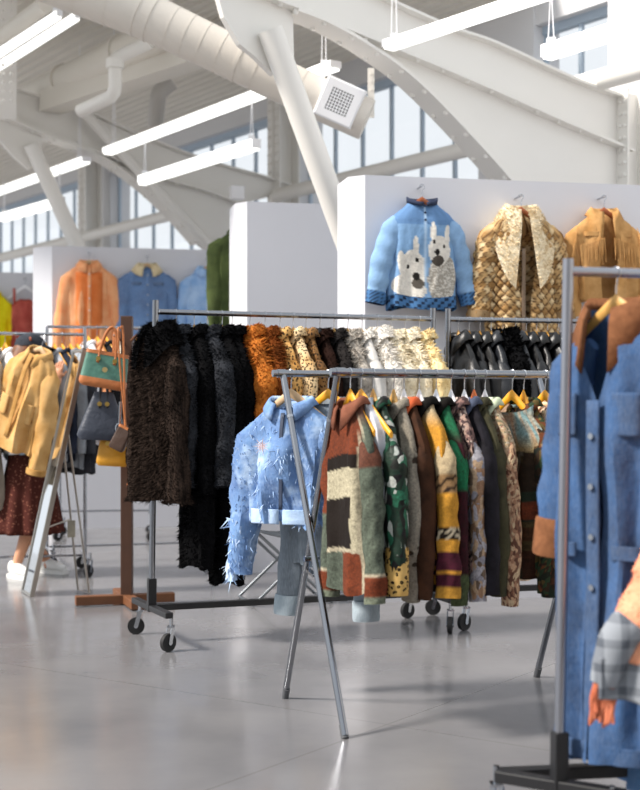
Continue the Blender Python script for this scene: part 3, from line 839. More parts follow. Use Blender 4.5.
fc(176, 'black fur coat with grey sheen beside the streaked brown one', BK_SHEEN, 'grey sheened black fur coat', .74, 12, fur=5000, furl=.022, T=.06)
fc(194, 'long black fur coat reaching down to shin height, left one', BK, 'left long black fur coat', 1.22, 8, fur=5500, furl=.02, T=.055, hem=.72, sl=.62)
fc(207, 'curly black fur coat with silvery highlights before the fox fur', BK_SHEEN, 'curly black fur coat', .80, 20, W=.46, fur=7000, furl=.022, T=.06, sr=(.075,.062))
fc(222, 'longest black fur coat hanging lowest of the dark furs', BK, 'longest black fur coat', 1.31, 10, fur=5500, furl=.02, T=.06, hem=.72)
fc(232, 'plain black fur coat next to the orange fox fur', BK, 'plain black fur coat', .95, 8, fur=5000, furl=.02, T=.05)
FX = furmat('#5a2b10', '#c87832', 6, .6); FX2 = furmat('#2f170b', '#8a4a20', 6, .6)
fc(250, 'bright orange brown fox fur coat with bulging bands', FX, 'bright orange fox fur coat', .84, 16, fur=7000, furl=.04, T=.055, bands=(.13,.022), sr=(.075,.065), collar=dict(stand=.04, leaf=.06, fdrop=.10, flare=.4))
fc(265, 'darker russet fox fur coat right of the bright orange one', FX2, 'darker russet fox fur coat', .84, 12, fur=6000, furl=.04, T=.05, bands=(.14,.02))
L1 = leopard('#c08a48', '#d9ad6c', '#1c120c', 62); L2 = leopard('#c79f6a', '#e6cfa6', '#1a120d', 75); L3 = leopard('#6b4a2a', '#8f683c', '#140e0a', 70)
sh = dict(fur=900, furl=.012, cfur=None)
fc(280, 'golden leopard print coat beside the russet fox fur', L1, 'golden leopard coat', .92, 10, **sh)
fc(293, 'pale leopard print coat with dense small spots', L2, 'pale small spotted leopard coat', .95, 14, **sh)
fc(306, 'dark brown leopard print coat, third of the spotted coats', L3, 'dark leopard coat', .95, 10, **sh)
fc(320, 'dark chocolate plush coat on a black hanger', furmat('#120b09', '#2b1b16', 9, .3), 'dark chocolate plush coat', .9, 16, hang=BLACKM, fur=2200, furl=.014, sa=10)
fc(334, 'charcoal plush coat next to the grey fur', furmat('#161416', '#2c2928', 9, .4), 'charcoal plush coat', .9, 10, fur=2500, furl=.02)
GRF = furmat('#7d756d', '#c6beb3', 7, .6); WHF = furmat('#b5aea4', '#f3eee6', 7, .6); CRF = furmat('#d8c7a4', '#f6edd8', 7, .6); GOF = furmat('#d9b878', '#f2dfb0', 7, .5)
fc(348, 'soft grey fur coat, greyest of the pale furs', GRF, 'soft grey fur coat', .86, 16, fur=5000, furl=.04, T=.055, sr=(.07,.06))
fc(362, 'grey white shearling coat with a smooth suede side', fabric('#b9b6b2', '#d6d4d0', 8), 'grey white shearling coat', .84, 12, fur=0, colm=WHF)
fc(377, 'fluffy white fur coat left of the cream ones', WHF, 'fluffy white fur coat', .86, 14, fur=6000, furl=.045, T=.06, sr=(.07,.06), collar=dict(stand=.05, leaf=.07, fdrop=.10, flare=.4))
fc(391, 'thick ivory fur coat in the middle of the pale furs', CRF, 'thick ivory fur coat', .88, 12, fur=5500, furl=.04, T=.06, sr=(.07,.06))
fc(405, 'cream fur coat with sunny highlights', CRF, 'cream fur coat', .88, 18, fur=5500, furl=.035, T=.055, collar=dict(stand=.04, leaf=.06, fdrop=.10, flare=.4))
fc(419, 'golden cream shearling coat, last beside the rack post', GOF, 'golden cream shearling coat', .88, 26, fur=4500, furl=.022, T=.06, sr=(.075,.062))

# ================================================================= RIGHT REAR ROLLING RACK WITH LEATHER
na_, nb_ = (xat(448, 7.5), 7.5), (1.95, 7.78)
NA, NB = rack('chrome rolling rack with black base holding the leather jackets', na_, nb_, 1.705, lean=(.0,.0), ang=(.4,1.2))
rzN = math.atan2(NB.y-NA.y, NB.x-NA.x)-math.pi/2
BLK = leather('#08080a', .42); BLK2 = leather('#0d0e11', .36); GRL = leather('#1e2127', .42)
LB = ['black leather jacket beside the rack post, first of the leathers', 'black leather jacket with a tall collar, second of the leathers', 'shiny black leather jacket left of the furry black one, third of the leathers',
      'black leather jacket touching the furry black one', None, 'grey black smooth leather jacket right of the furry one', 'slim black leather jacket after the grey black one', 'black leather jacket with wide shoulders in the right half of the leathers',
      'matt black leather jacket, third from the near denim coat', 'glossy black leather jacket, second from the near denim coat', 'black leather jacket half hidden behind the tall front post', 'black leather jacket seen past the denim coat collar']
px = 458
for i in range(12):
    mt = (BLK, BLK2, BLK, GRL, BLK, GRL, BLK2, BLK, BLK, BLK2, BLK, BLK)[i]
    pos = onrail(NA, NB, px)+up_; tw = rnd.uniform(0, 9)
    if i == 4:
        G('fur_jacket', 'furry black jacket standing up among the leather jackets', 'jacket', pos, rzN+R(8), BK, sd='furry black jacket', W=.46, L=.78, T=.06, fur=4500, furl=.03, collar=dict(stand=.05, leaf=.1, fdrop=.07), cfur=(900,.03), na=24, nz=18, hang=WOODY, group=None, hgroup='hangers of the leather jackets')
    else:
        G('leather_jacket', LB[i], 'jacket', pos, rzN+R(tw), mt, sd=LB[i].replace(', first of the leathers','').replace(', second of the leathers','').replace(', third of the leathers','').replace(' in the right half of the leathers',''), W=rnd.uniform(.42,.46), L=rnd.uniform(.72,.86), T=.034, sl=.6, sa=5, sb=3, sr=(.058,.048),
          collar=dict(stand=.03, leaf=.06, fdrop=.06), slope=1.35, tilt=rnd.uniform(-.06,.06), na=28, nz=24, hang=WOODY if i % 3 else WOODH, group='leather jackets on the rear right rack', hgroup='hangers of the leather jackets', folds=.012)
    px += (11.3, 10.8, 11, 11.5, 12.5, 11, 10.5, 10.8, 10.5, 12, 14, 16)[i]
# ================================================================= FRONT FOLDING RACK (two crossed leg frames)
nt, ft = Vector((xat(338,4.95),4.95,1.337)), Vector((xat(283,5.44),5.44,1.345))
nf, ff_ = Vector((xat(345,4.86),4.86,0)), Vector((xat(285,5.53),5.53,0))
rv = Vector((1.115,.44,0)); ru = rv.normalized()
fo0 = (nf+ff_+rv)/2
fr = empty('folding_clothes_rack', 'silver folding clothes rack with crossed legs in the foreground', 'clothes rack', fo0)
def lf(p): return p-fo0
for k in (0, 1):
    e = rv*k
    for a, b in ((nf, ft), (ff_, nt)):
        m = M(); m.tube([lf(a+e+Vector((0,0,.01))), lf(b+e)], .0135, 14)
        lg = m.build('leg', DULLCH, fr); t = (b-a).normalized()
        m = M(); m.tube([lf(a+e), lf(a+e+t*.05)], .015, 12); m.build('foot_cap', plain('#55575b', .6), lg)
        m = M(); q = a+e+(b-a)*.865; m.tube([lf(q), lf(q+t*.012)], .0155, 12); m.build('joint_ring', CHROME, lg)
    # hinge and spacer between the two legs
    h1, h2 = nf+(ft-nf)*.46+e, ff_+(nt-ff_)*.46+e
    m = M(); m.beam(lf(h1+Vector((0,0,-.06))), lf(h2+Vector((0,0,-.05))), .02, .012); m.tube([lf((h1+h2)/2-ru*.03), lf((h1+h2)/2+ru*.03)], .012, 10); m.build('hinge_bracket', CHROME, fr)
NTa, NTb = nt-ru*.03, nt+rv+ru*.1
FTa, FTb = ft-ru*.045, ft+rv+ru*.1
for a, b in ((NTa, NTb), (FTa, FTb)):
    M().tube([lf(a), lf(b)], .0145, 16).build('rail', DULLCH, fr)
    m = M(); m.tube([lf(a+ru*.02), lf(a+ru*.055)], .0175, 14); m.build('rail_joint', DULLCH, fr)
rzF = math.atan2(ru.y, ru.x)-math.pi/2
def onF(px): return onrail(NTa, NTb, px)+up_
HF = 'hangers on the front folding rack'
# ripped denim jacket on the far rail end
RD = denim('#2f5790', '#6a95ca', .7, '#b4cdea'); RDT = denim('#86abd8', '#c3d6ee', .6)
pos = onrail(FTa, FTb, 291)+up_
o, pf = G('ripped_jacket', 'light blue ripped denim jacket with frayed threads on the front folding rack', 'jacket', pos, R(-24), RD, sd='ripped light denim jacket', W=.40, L=.50, T=.075, sl=.54, sa=9, sb=4, fwd=.02, sr=(.085,.055), neck=.08, drop=.03,
   folds=.016, na=56, nz=34, hem=.9, collar=dict(stand=.02, leaf=.035, fdrop=.05, gap=26, flare=.5), hang=WOODP, hgroup=HF, crs=.018, ragged=.012, seed=31)
strip(o, pf, -.012, .004, .05, .44, plain('#2b3850', .6), 'zipper', .012, 18)
strip(o, pf, -.15, -.012, .44, .50, RDT, 'waistband', .010); strip(o, pf, .004, .15, .44, .50, RDT, 'waistband', .010)
m = M(); m2 = bodymesh(pf, 40, 24, 0, .016, 7, 31); r = random.Random(9)
crease(m2, .018, 31, pf.zn); m.v, m.f = list(m2.v), list(m2.f)
nv, nfc = len(m.v), len(m.f)
furr(m, 800, .028, 5, down=2.2, wid=.003, spread=1.3)
for s in (-1, 1):
    q, pts = sleevemesh(s, .40, pf.zn, .54, 9, 4, .02, (.085,.055), seed=31+s); a = len(q.f); b = len(q.v)
    crease(q, .018, 31+s, pf.zn); furr(q, 420, .03, 6+s, down=2.2, wid=.003, spread=1.3); o2 = len(m.v); m.v += q.v[b:]; m.f += [tuple(i-b+o2 for i in f) for f in q.f[a:]]
m.v = m.v[nv:]; m.f = [tuple(i-nv for i in f) for f in m.f[nfc:]]
fo = m.build('frayed_threads', RDT, o, smooth=False); fo['kind'] = 'stuff'
m = M()
for k in range(14):
    a = 2*math.pi*k/14; m.add([(-.075,-.118,-.30), (-.075+.012*math.cos(a-.12),-.118,-.30+.012*math.sin(a-.12)), (-.075+(.03+.012*(k % 2))*math.cos(a),-.121,-.30+(.03+.012*(k % 2))*math.sin(a)), (-.075+.012*math.cos(a+.12),-.118,-.30+.012*math.sin(a+.12))], [(0,1,2,3)])
m.build('skin_coloured_patch', fabric('#d9a88a', '#e8c3a8'), o, smooth=False)
for s, (x0, z0, l) in enumerate(((-.245,-.60,.26), (-.215,-.66,.16))):
    m = M(); r = random.Random(s); rows = []
    for i in range(12):
        t = i/11; w = .035*(1-.3*t)+r.uniform(-.006,.006)
        rows.append([(x0-w+.015*math.sin(5*t), -.03, z0-l*t), (x0, -.045, z0-l*t-.004), (x0+w+.015*math.sin(5*t), -.03, z0-l*t+r.uniform(-.01,.01))])
    m.loft(rows, False); furr(m, 60, .04, s, down=1.2, wid=.004, spread=1); m.build('torn_strip', RD if s else RDT, o)
# grey denim set hung behind the ripped jacket
G('denim_jacket', 'washed grey denim jacket hanging low behind the ripped light jacket', 'jacket', onrail(FTa, FTb, 328)+up_, R(-30), denim('#4a5560', '#76828c'), sd='washed grey denim jacket', W=.36, L=.70, T=.06, sl=.72, sa=3, sr=(.065,.05), hem=.8, cuff=denim('#7d8c96', '#9aa8b0'), cuffl=.07, hang=WOODY, hgroup=HF, seed=32)

CG = 'jackets on the front folding rack'
def fg(px, name, label, mat, sd, L, tw=10, hang=PLASW, cat='jacket', **k):
    a = dict(W=.40, T=.034, sl=.50, sa=5, sb=3, fwd=.05, sr=(.048,.038), slope=1.45, drop=.022, folds=.012, na=30, nz=24, collar=dict(stand=.012, leaf=.03, fdrop=.07, flare=.35), group=CG, hgroup=HF, tilt=rnd.uniform(-.05,.05)); a.update(k)
    return G(name, label, cat, onF(px), rzF+R(tw*.25-2), mat, sd=sd, L=L, hang=hang, **a)
# vertex-coloured patchwork jacket: grey tweed, rust suede, black and cream pieces with pale piping
def pwcol(x, d, s, fr, th):
    w = .7+.45*nz2(x*3, d*3); tweed = lin('#6b7668')*w; rust = lin('#8a4226')*(.8+.3*nz2(x, d)); cream = lin('#ddd3b4'); blk = lin('#1d1412'); pipe_ = lin('#d8ccb0')
    e = s+.025*math.sin(14*x+1)
    if abs(x-.125) < .006 and s > .12: return pipe_
    if x > .125: return tweed if s < .84 else rust
    if e < .12: return lin('#7a4c3c')
    if e < .30: return rust
    if e < .37: return blk
    if e < .52: return cream
    if e < .78: return blk if x < .09-.1*max(0, s-.6) else cream
    if e < .80: return pipe_
    return rust if x > 0 else tweed
def pwscol(q, t, s, z):
    w = .7+.45*nz2(q, t*3)
    if t > .95: return lin('#8a937f')
    if t > .80: return lin('#8a4226')*(.85+.2*nz2(q, t))
    if .78 < t: return lin('#d8ccb0')
    if s < 0: return lin('#8a4226') if t < .4 else lin('#6b7668')*w
    return lin('#6f7a6b')*w if t > .04 else lin('#7a4c3c')
PW = vcol('patchwork', weave=.75)
fg(350, 'patchwork_jacket', 'patchwork jacket of rust suede, grey tweed, black and cream with pale piping', PW, 'rust and tweed patchwork jacket', .71, 24, WOODY, W=.36, T=.04, colm=fabric('#6a4031', '#8a5844'), col=pwcol, scol=pwscol, flat=True, na=90, nz=90, sk=50, sn=24, sl=.51, sr=(.052,.045), seed=41)
GSC = patch(['#0f3a2c','#1b5a44','#0a1a18','#2c7a5c','#10151c','#0c2a20','#14382c','#d8ded6'], 34, .12, '#cfd8d2', 26, 1, (1,1,.6), .5)
o, pf = fg(373, 'silk_jacket', 'glossy dark green patterned jacket with leopard print lower sleeves', GSC, 'dark green patterned jacket', .64, 14, WOODH, W=.40, sl=.47, sr=(.052,.042), cuff=leopard('#b8924e', '#d2b070', '#17110b', 60), cuffl=.16, seed=42)
G('vest', 'pale grey knitted vest peeking out between patchwork and green jackets', 'vest', onF(361), rzF+R(4), fabric('#a7abb4', '#c9ccd2'), sd='pale grey knitted vest', W=.36, L=.55, T=.035, sleeves=False, hang=WOODY, group=CG, hgroup=HF)
fg(394, 'coat', 'long beige grey wool coat with dark scribbled lower sleeves', patch(['#a79f90','#b5ad9d','#9a9283','#aba394'], 3, .1, '#3b3128', 22, 3), 'beige grey scribbled coat', .66, 10, WOODH, cat='coat', sl=.50, sr=(.046,.04), seed=43)
fg(404, 'jacket', 'dark brown jacket with a rust collar behind the beige coat', fabric('#2b1c14', '#4a2f20'), 'dark brown rust collared jacket', .64, 6, PLASW, colm=fabric('#a5492a', '#c4623c'), seed=44)
def mycol(x, d, s, fr, th):
    w = .8+.4*nz2(x*2, d*2); mar = lin('#4a1428')*w; yel = lin('#e0a03a')*(.9+.15*nz2(x, d)); brn = lin('#6e4f33')*w; dk = lin('#1d1512')
    if s < .12: return lin('#cdb893')
    if s < .42: return (dk if (int((x*1.2+d)*60) % 3 == 0) else brn) if x < .02 else yel
    if s < .52: return (dk if nz2(x*3, d*3) > .5 else lin('#d9c7a4')) if x > .02 else (yel if x < -.08 else dk)
    if s < .58: return yel
    if (.80 < s < .83 and x > .05) or (.87 < s < .895 and x > 0): return yel
    if s > .955: return dk
    if s > .91: return yel
    return mar
def myscol(q, t, s, z):
    w = .8+.4*nz2(q, t*2)
    if t < .25: return lin('#cdb893')*w if t < .1 else (lin('#2a1c14') if int(t*90+q*2) % 3 == 0 else lin('#a5825a'))
    if t < .50: return lin('#e2a33c')*(.92+.12*nz2(q, t))
    if t < .58: return lin('#1d1512') if nz2(q*2, t*9) > .5 else lin('#e2d2b4')
    if t < .66: return lin('#e2a33c')
    if .80 < t < .84: return lin('#e0a03a')
    if t > .93: return lin('#d19a3c')
    return lin('#4d152b')*w
fg(419, 'tapestry_jacket', 'yellow and maroon blanket jacket with speckled bands', vcol('maroon', weave=.6), 'yellow and maroon blanket jacket', .72, 20, PLASW, W=.42, T=.042, col=mycol, scol=myscol, na=70, nz=70, sk=44, sn=22, sl=.50, sr=(.05,.05), seed=45)
fg(436, 'cardigan', 'maroon knitted cardigan with a bright green yoke', vcol('greenmaroon', weave=.8), 'green and maroon cardigan', .68, 12, PLASW, cat='cardigan', col=lambda x, d, s, fr, th: lin('#1f7a52')*(.8+.3*nz2(x,d)) if s < .24 else lin('#3f1020')*(.7+.6*nz2(x*2,d*2)),
   scol=lambda q, t, s, z: lin('#238a5c')*(.8+.3*nz2(q,t)) if t < .2 else (lin('#431222')*(.6+.7*nz2(q*2,t*5)) if t < .78 else lin('#5c6b48')*(.6+.6*nz2(q*2,t*9))), na=40, nz=40, sk=36, sl=.53, sr=(.042,.038), seed=46)
fg(451, 'jacket', 'dusty pink floral jacket with satin grey sleeves', patch(['#b58d84','#8d6f6c','#3a2b2e','#c9a99a','#5d4a4c'], 80, .1, '#e6d3c8', 30, 5), 'dusty pink floral jacket', .68, 14, PLASW, smat=patch(['#a9a8b4','#c8c6ce','#b08a6c','#d8b998','#7a6656'], 50, .15, None, 40, 6, (1,1,.6), .35), sl=.52, sr=(.042,.038), seed=47)
fg(464, 'jacket', 'black jacket on a white plastic hanger in the front rack', fabric('#121113', '#25232a'), 'black jacket in the front rack', .66, 8, PLASW, colm=fabric('#3a4152', '#525a6e'), seed=48)
fg(474, 'jacket', 'dark olive jacket on an orange hanger', fabric('#2a2a20', '#45422f'), 'dark olive jacket', .66, 10, ORNG, seed=49)
FLB = patch(['#dcc4a4','#c6a888','#e8d6ba','#b58a72','#d9b890','#8d8a6c'], 95, .1, '#9c3a2e', 34, 7)
fg(485, 'jacket', 'beige floral tapestry jacket with a sage collar and gold brocade sleeve', FLB, 'beige floral tapestry jacket', .62, 16, PLASW, colm=fabric('#a9b59a', '#c5cfb4'), smat=patch(['#b98a6c','#d9b08c','#8a5c46','#e6caa4','#6e4636'], 110, .1, None, 40, 8, (1,1,.5), .45), sl=.54, sr=(.040,.042), seed=50)
TP1 = patch(['#3b2a1c','#1f3326','#54301e','#2b2118','#65512f','#16241e'], 40, .12, '#7c3f22', 30, 9)
def tpcol(x, d, s, fr, th):
    w = .7+.6*nz2(x*2, d*2)
    if s < .25: return (lin('#a9d3d6') if nz2(x*2.2, d*1.5) > .55 else (lin('#f2cfae') if nz2(x, d*2) > .4 else lin('#e9e2cc')))
    if s < .27: return lin('#cdb483')
    if .05 < x < .075 and s < .42: return lin('#8a8478')
    k = int((x+1)/.09)+3*int(d/.11)
    if .55 < s < .66: return lin('#7c3a20')*w
    if .70 < s < .78: return lin('#5a3a22')*w
    return (lin('#3a2a1c'), lin('#25382a'), lin('#4a2a1b'), lin('#33261a'), lin('#574a2c'))[k % 5]*w
fg(512, 'tapestry_jacket', 'dark brown and green tapestry jacket with a pale aqua yoke', vcol('tapestry', weave=.8), 'dark tapestry jacket with pale yoke', .66, 110, WOODY, W=.40, T=.04, col=tpcol, smat=TP1, na=80, nz=70, sl=.50, collar=None, neck=.10, drop=.04, flat=True, seed=51)
fg(524, 'tapestry_jacket', 'forest green brocade jacket behind the dark tapestry one', patch(['#2f4a30','#3d2a1c','#6b5a30','#1c2c20','#7c4526'], 45, .12, '#b08a48', 26, 11), 'forest green brocade jacket', .66, 30, WOODY, seed=52)
def orcol(x, d, s, fr, th):
    w = .8+.4*nz2(x*2, d*2)
    if s < .07: return lin('#e6b98a')
    if abs(x+.02) < .012 and s < .5: return lin('#d8cbb0')
    if s < .46: return lin('#e89a4e')*w if x < .09 else lin('#f0ddc4')
    if s < .72: return (lin('#2f6a34') if nz2(x*1.5, d*1.2) > .45 else (lin('#c4612c') if nz2(x, d) > .5 else lin('#20342a')))*w
    return lin('#4a3522')*w
fg(545, 'jacket', 'orange and cream jacket with green leafy print below', vcol('parrot', weave=.6), 'orange and green leafy jacket', .64, 90, WOODY, W=.38, T=.045, col=orcol, smat=patch(['#2f4a30','#5d3a20','#a0602c','#24361f'], 45, .12, '#d0a050', 24, 12), na=60, nz=60, sl=.48, colm=fabric('#d9b68a', '#ead0ac'), neck=.09, drop=.04, flat=True, seed=53)
fg(556, 'blouse', 'pale peach blouse squeezed in beside the orange leafy jacket', fabric('#e0bf9f', '#f0dcc6'), 'pale peach blouse', .62, 40, WOODP, cat='blouse', W=.38, seed=54)

# ================================================================= NEAR RIGHT RACK WITH THE LONG DENIM COAT
qa, qb = (xat(559, 3.72), 3.72), (1.75, 4.02)
QA, QB = rack('tall silver garment rack with black base nearest on the right', qa, qb, 1.585, zb=.15, lean=(.028,.0), r=.015, pm=plain('#a4a6ae', .35, 1, var=.05), ang=(2.6,1.2), over=.035, foot=.19, bar=.045, fdir=((.83,-.55,0), None), zcorner=.19)
rzQ = math.atan2(QB.y-QA.y, QB.x-QA.x)-math.pi/2
DC = denim('#12335a', '#265488', .4); CORD = fabric('#68432c', '#86593c', 40)
pos = onrail(QA, QB, 616)+up_
o, pf = G('denim_coat', 'long blue denim duster coat with brown corduroy collar and cuffs', 'coat', pos, R(-50), DC, sd='long blue denim duster coat', W=.36, L=1.27, T=.085, hem=1.05, hemT=1.25, waist=.97, crs=.010, fwd2=.16, sl=.53, sa=10, sb=6, fwd=.02, sr=(.07,.058), neck=.085, drop=.02, na=72, nz=44, folds=.018,
   og=.6, gtop=30, gfast=5, collar=dict(stand=.035, leaf=.075, fdrop=.13, gap=22, flare=.32, wide=.0), colm=CORD, cuff=CORD, cuffl=.10, hang=WOODH, hgroup='hangers on the near right rack', seed=61, sk=26, sn=24)
DC2 = denim('#122f52', '#204a7a', .45)
strip(o, pf, -.022, .022, .26, 1.24, DC2, 'placket', .014, 30)
buttons(o, pf, 0, (.36,.50,.64,.78), CHROME, .009, .018)
for s in (-1, 1):
    strip(o, pf, s*.06, s*.145, .24, .36, DC2, 'chest_pocket', .010); strip(o, pf, s*.06, s*.15, .66, .70, DC2, 'pocket_flap', .012)
strip(o, pf, -.18, .18, 1.21, 1.26, DC2, 'hem_band', .008)
G('denim_coat', 'second blue denim coat reaching lower behind the long duster coat', 'coat', onrail(QA, QB, 676)+up_, R(-62), denim('#28568a', '#3f78b2', .7), sd='second lower denim coat', W=.46, L=1.38, T=.07, sl=.6, hang=WOODH, hgroup='hangers on the near right rack', folds=.016, collar=dict(), og=0, seed=62)
# orange fleece with grey plaid trim and fringes hung nearer
ORF = furmat('#d98a68', '#eda886', 14, .4); PLD = N('plaid'); v = PLD.tc()
sx = PLD.n('ShaderNodeSeparateXYZ'); PLD.l(v, sx.inputs[0])
l1 = PLD.math('LESS_THAN', PLD.math('FRACT', PLD.math('MULTIPLY', sx.outputs[0], 16)), .35); l2 = PLD.math('LESS_THAN', PLD.math('FRACT', PLD.math('MULTIPLY', sx.outputs[2], 16)), .35)
PLD.col(PLD.mix(PLD.math('MULTIPLY', PLD.math('ADD', l1, l2), .5), c('#8b9097'), c('#565b63'))); PLD = PLD.fin(.95, 0, .1)
pos = onrail(QA, QB, 735)+up_; pos.y -= .0
o = empty('fleece_poncho', 'orange fleece wrap with grey plaid trim and fringed end, lower right', 'poncho', pos, 0)
hanger(pos, R(-60), WOODH, 'hanger holding up the orange fleece wrap', 'hangers on the near right rack')
def L0(px, py, d): return P(px, py, d)-pos
d = 3.42
m = M(); pth = [(720,330),(712,420),(700,510),(675,590),(645,622),(628,648)]; rr = [.03,.09,.11,.12,.085,.05]
m.tube(curve([tuple(L0(x, y, d+.06)) for x, y in pth], 6), sum([[rr[i]+(rr[i+1]-rr[i])*k/6 for k in range(6)] for i in range(5)], [])+[rr[-1]], 22); furr(m, 3000, .007, 3, wid=.003); m.build('fleece_sleeve', ORF, o)
m = M(); rows = []
for i in range(13):
    t = i/12; px0 = 604+14*t; row = []
    for k in range(9):
        s = k/8; x = 602+(690-602)*s; y = 655+28*t*1.5+22*s+(3*math.sin(9*s+2)); row.append(tuple(L0(x, y, d-.02+.03*math.sin(7*s))))
    rows.append(row)
m.loft(rows, False); m.build('plaid_trim', PLD, o, solid=.012)
m = M(); rows = []
for i in range(9):
    t = i/8; rows.append([tuple(L0(616+70*s-6*t, 626+32*t+18*s, d+.0+.02*math.sin(8*s+t))) for s in [k/8 for k in range(9)]])
m.loft(rows, False); m.build('fleece_lining', ORF, o, solid=.03)
m = M(); m.tube(curve([tuple(L0(*q, d+.02)) for q in ((632,622),(618,640),(609,665),(603,684))], 5), [.045,.05,.052,.05,.05,.05,.05,.048,.046,.045,.044,.042,.04,.038,.036,.034], 16); m.build('plaid_cuff', PLD, o)
m = M(); r = random.Random(11)
for k in range(16):
    x = 594+22*k/15; m.tube(curve([tuple(L0(x+4, 676, d+.02+r.uniform(-.03,.03))), tuple(L0(x+r.uniform(-4,4), 698, d+.02)), tuple(L0(x-3+r.uniform(-5,5), 718+r.uniform(-6,10), d+.02+r.uniform(-.02,.02)))], 4), [.009]*5+[.008,.007,.006,.004], 8)
fo = m.build('fringe', fabric('#a8543a', '#c87a5c'), o); fo['kind'] = 'stuff'
G('dress', 'bright red long garment at the lower right edge of the photo', 'dress', onrail(QA, QB, 705)+up_, R(-66), fabric('#b0101c', '#d2202c'), sd='bright red long garment', W=.42, L=1.50, T=.07, hem=1.3, sl=.5, hang=WOODH, hgroup='hangers on the near right rack', folds=.02, seed=63)
# ================================================================= LEFT SIDE: TWO CHROME RACKS, BAG STAND, MIRROR, PERSON
la, lb = (xat(-150, 9.35), 9.35), (xat(85, 9.78), 9.78)
LA, LB_ = rack('chrome rolling rack at far left behind the person', la, lb, 1.745, zb=.13, pm=CHROME, barm=CHROME, sock=False, r=.013, ang=(.3,.8), bar=.022)
ka, kb = (xat(47, 10.35), 10.35), (xat(212, 10.75), 10.75)
KA, KB = rack('taller chrome rack behind the bag stand at left', ka, kb, 1.84, zb=.13, pm=CHROME, barm=CHROME, sock=False, r=.013, ang=(.3,.8), over=.0, bar=.022)
ja, jb = (xat(60, 12.4), 12.4), (xat(150, 12.5), 12.5)
JA, JB = rack('low chrome rack far behind in front of the left partition', ja, jb, 1.3, zb=.25, pm=CHROME, barm=CHROME, sock=False, r=.012, ang=(.3,.8), bar=.022)
rzL = math.atan2(LB_.y-LA.y, LB_.x-LA.x)-math.pi/2
HL = 'hangers on the chrome racks at left'
tab = [(-22,'cream knit jacket','#cfc6b4','#e4dccb',.86,'cream knit jacket at the far left edge'),
 (-8,'long taupe coat','#8f877b','#aaa193',1.15,'long taupe coat at the left edge'),
 (5,'white blouse','#dfe0e2','#f2f2f3',.74,'white blouse left of the capped person'),
 (16,'pale blue shirt','#9db6cf','#c3d4e4',.8,'pale blue shirt just left of the capped person'),
 (30,'black coat','#101012','#232327',.95,'black coat hanging behind the capped person'),
 (46,'black blazer','#131316','#2a2a30',.8,'black blazer right of the tan jacket'),
 (54,'silver grey jacket','#8b9098','#b2b6bc',.82,'silver grey jacket between tan jacket and mirror'),
 (62,'dark navy blazer','#191d28','#2c3242',.82,'dark navy blazer behind the mirror'),
 (70,'mid grey jacket','#6d7177','#8e9298',.86,'mid grey jacket right behind the mirror'),
 (77,'dark charcoal sweater','#25262b','#3a3b41',.9,'dark charcoal sweater at the right end of the far left rack')]
for px, sd, a, b, L, lab in tab:
    G('jacket', lab, 'jacket', onrail(LA, LB_, px)+up_, rzL+R(rnd.uniform(5, 25)), fabric(a, b, 9), sd=sd, W=.42, L=L, T=.045, sl=.58, drop=.03, na=22, nz=18, collar=dict(stand=.01, leaf=.03, fdrop=.05, flare=.4), hang=WOODY, group='clothes on the far left rack', hgroup=HL)
tab = [(88,'white cotton shirt','#d8d9de','#efeff2',.8,'white cotton shirt behind the green handbag'),
 (97,'peach jacket','#d98c5c','#ecab80',.8,'peach jacket behind the green handbag'),
 (106,'black jersey top','#141416','#27272b',.95,'black jersey top behind the navy satchel'),
 (116,'cream jacket','#d3c8b2','#e9e0cd',.8,'cream jacket beside the wooden bag stand'),
 (138,'black long coat','#111114','#222227',1.0,'black long coat behind the wooden bag stand')]
for px, sd, a, b, L, lab in tab:
    G('jacket', lab, 'jacket', onrail(KA, KB, px)+up_, rzL+R(rnd.uniform(5, 25)), fabric(a, b, 9), sd=sd, W=.42, L=L, T=.045, sl=.58, drop=.03, na=22, nz=18, collar=dict(stand=.01, leaf=.03, fdrop=.05, flare=.4), hang=WOODY, group='clothes on the taller chrome rack', hgroup=HL)

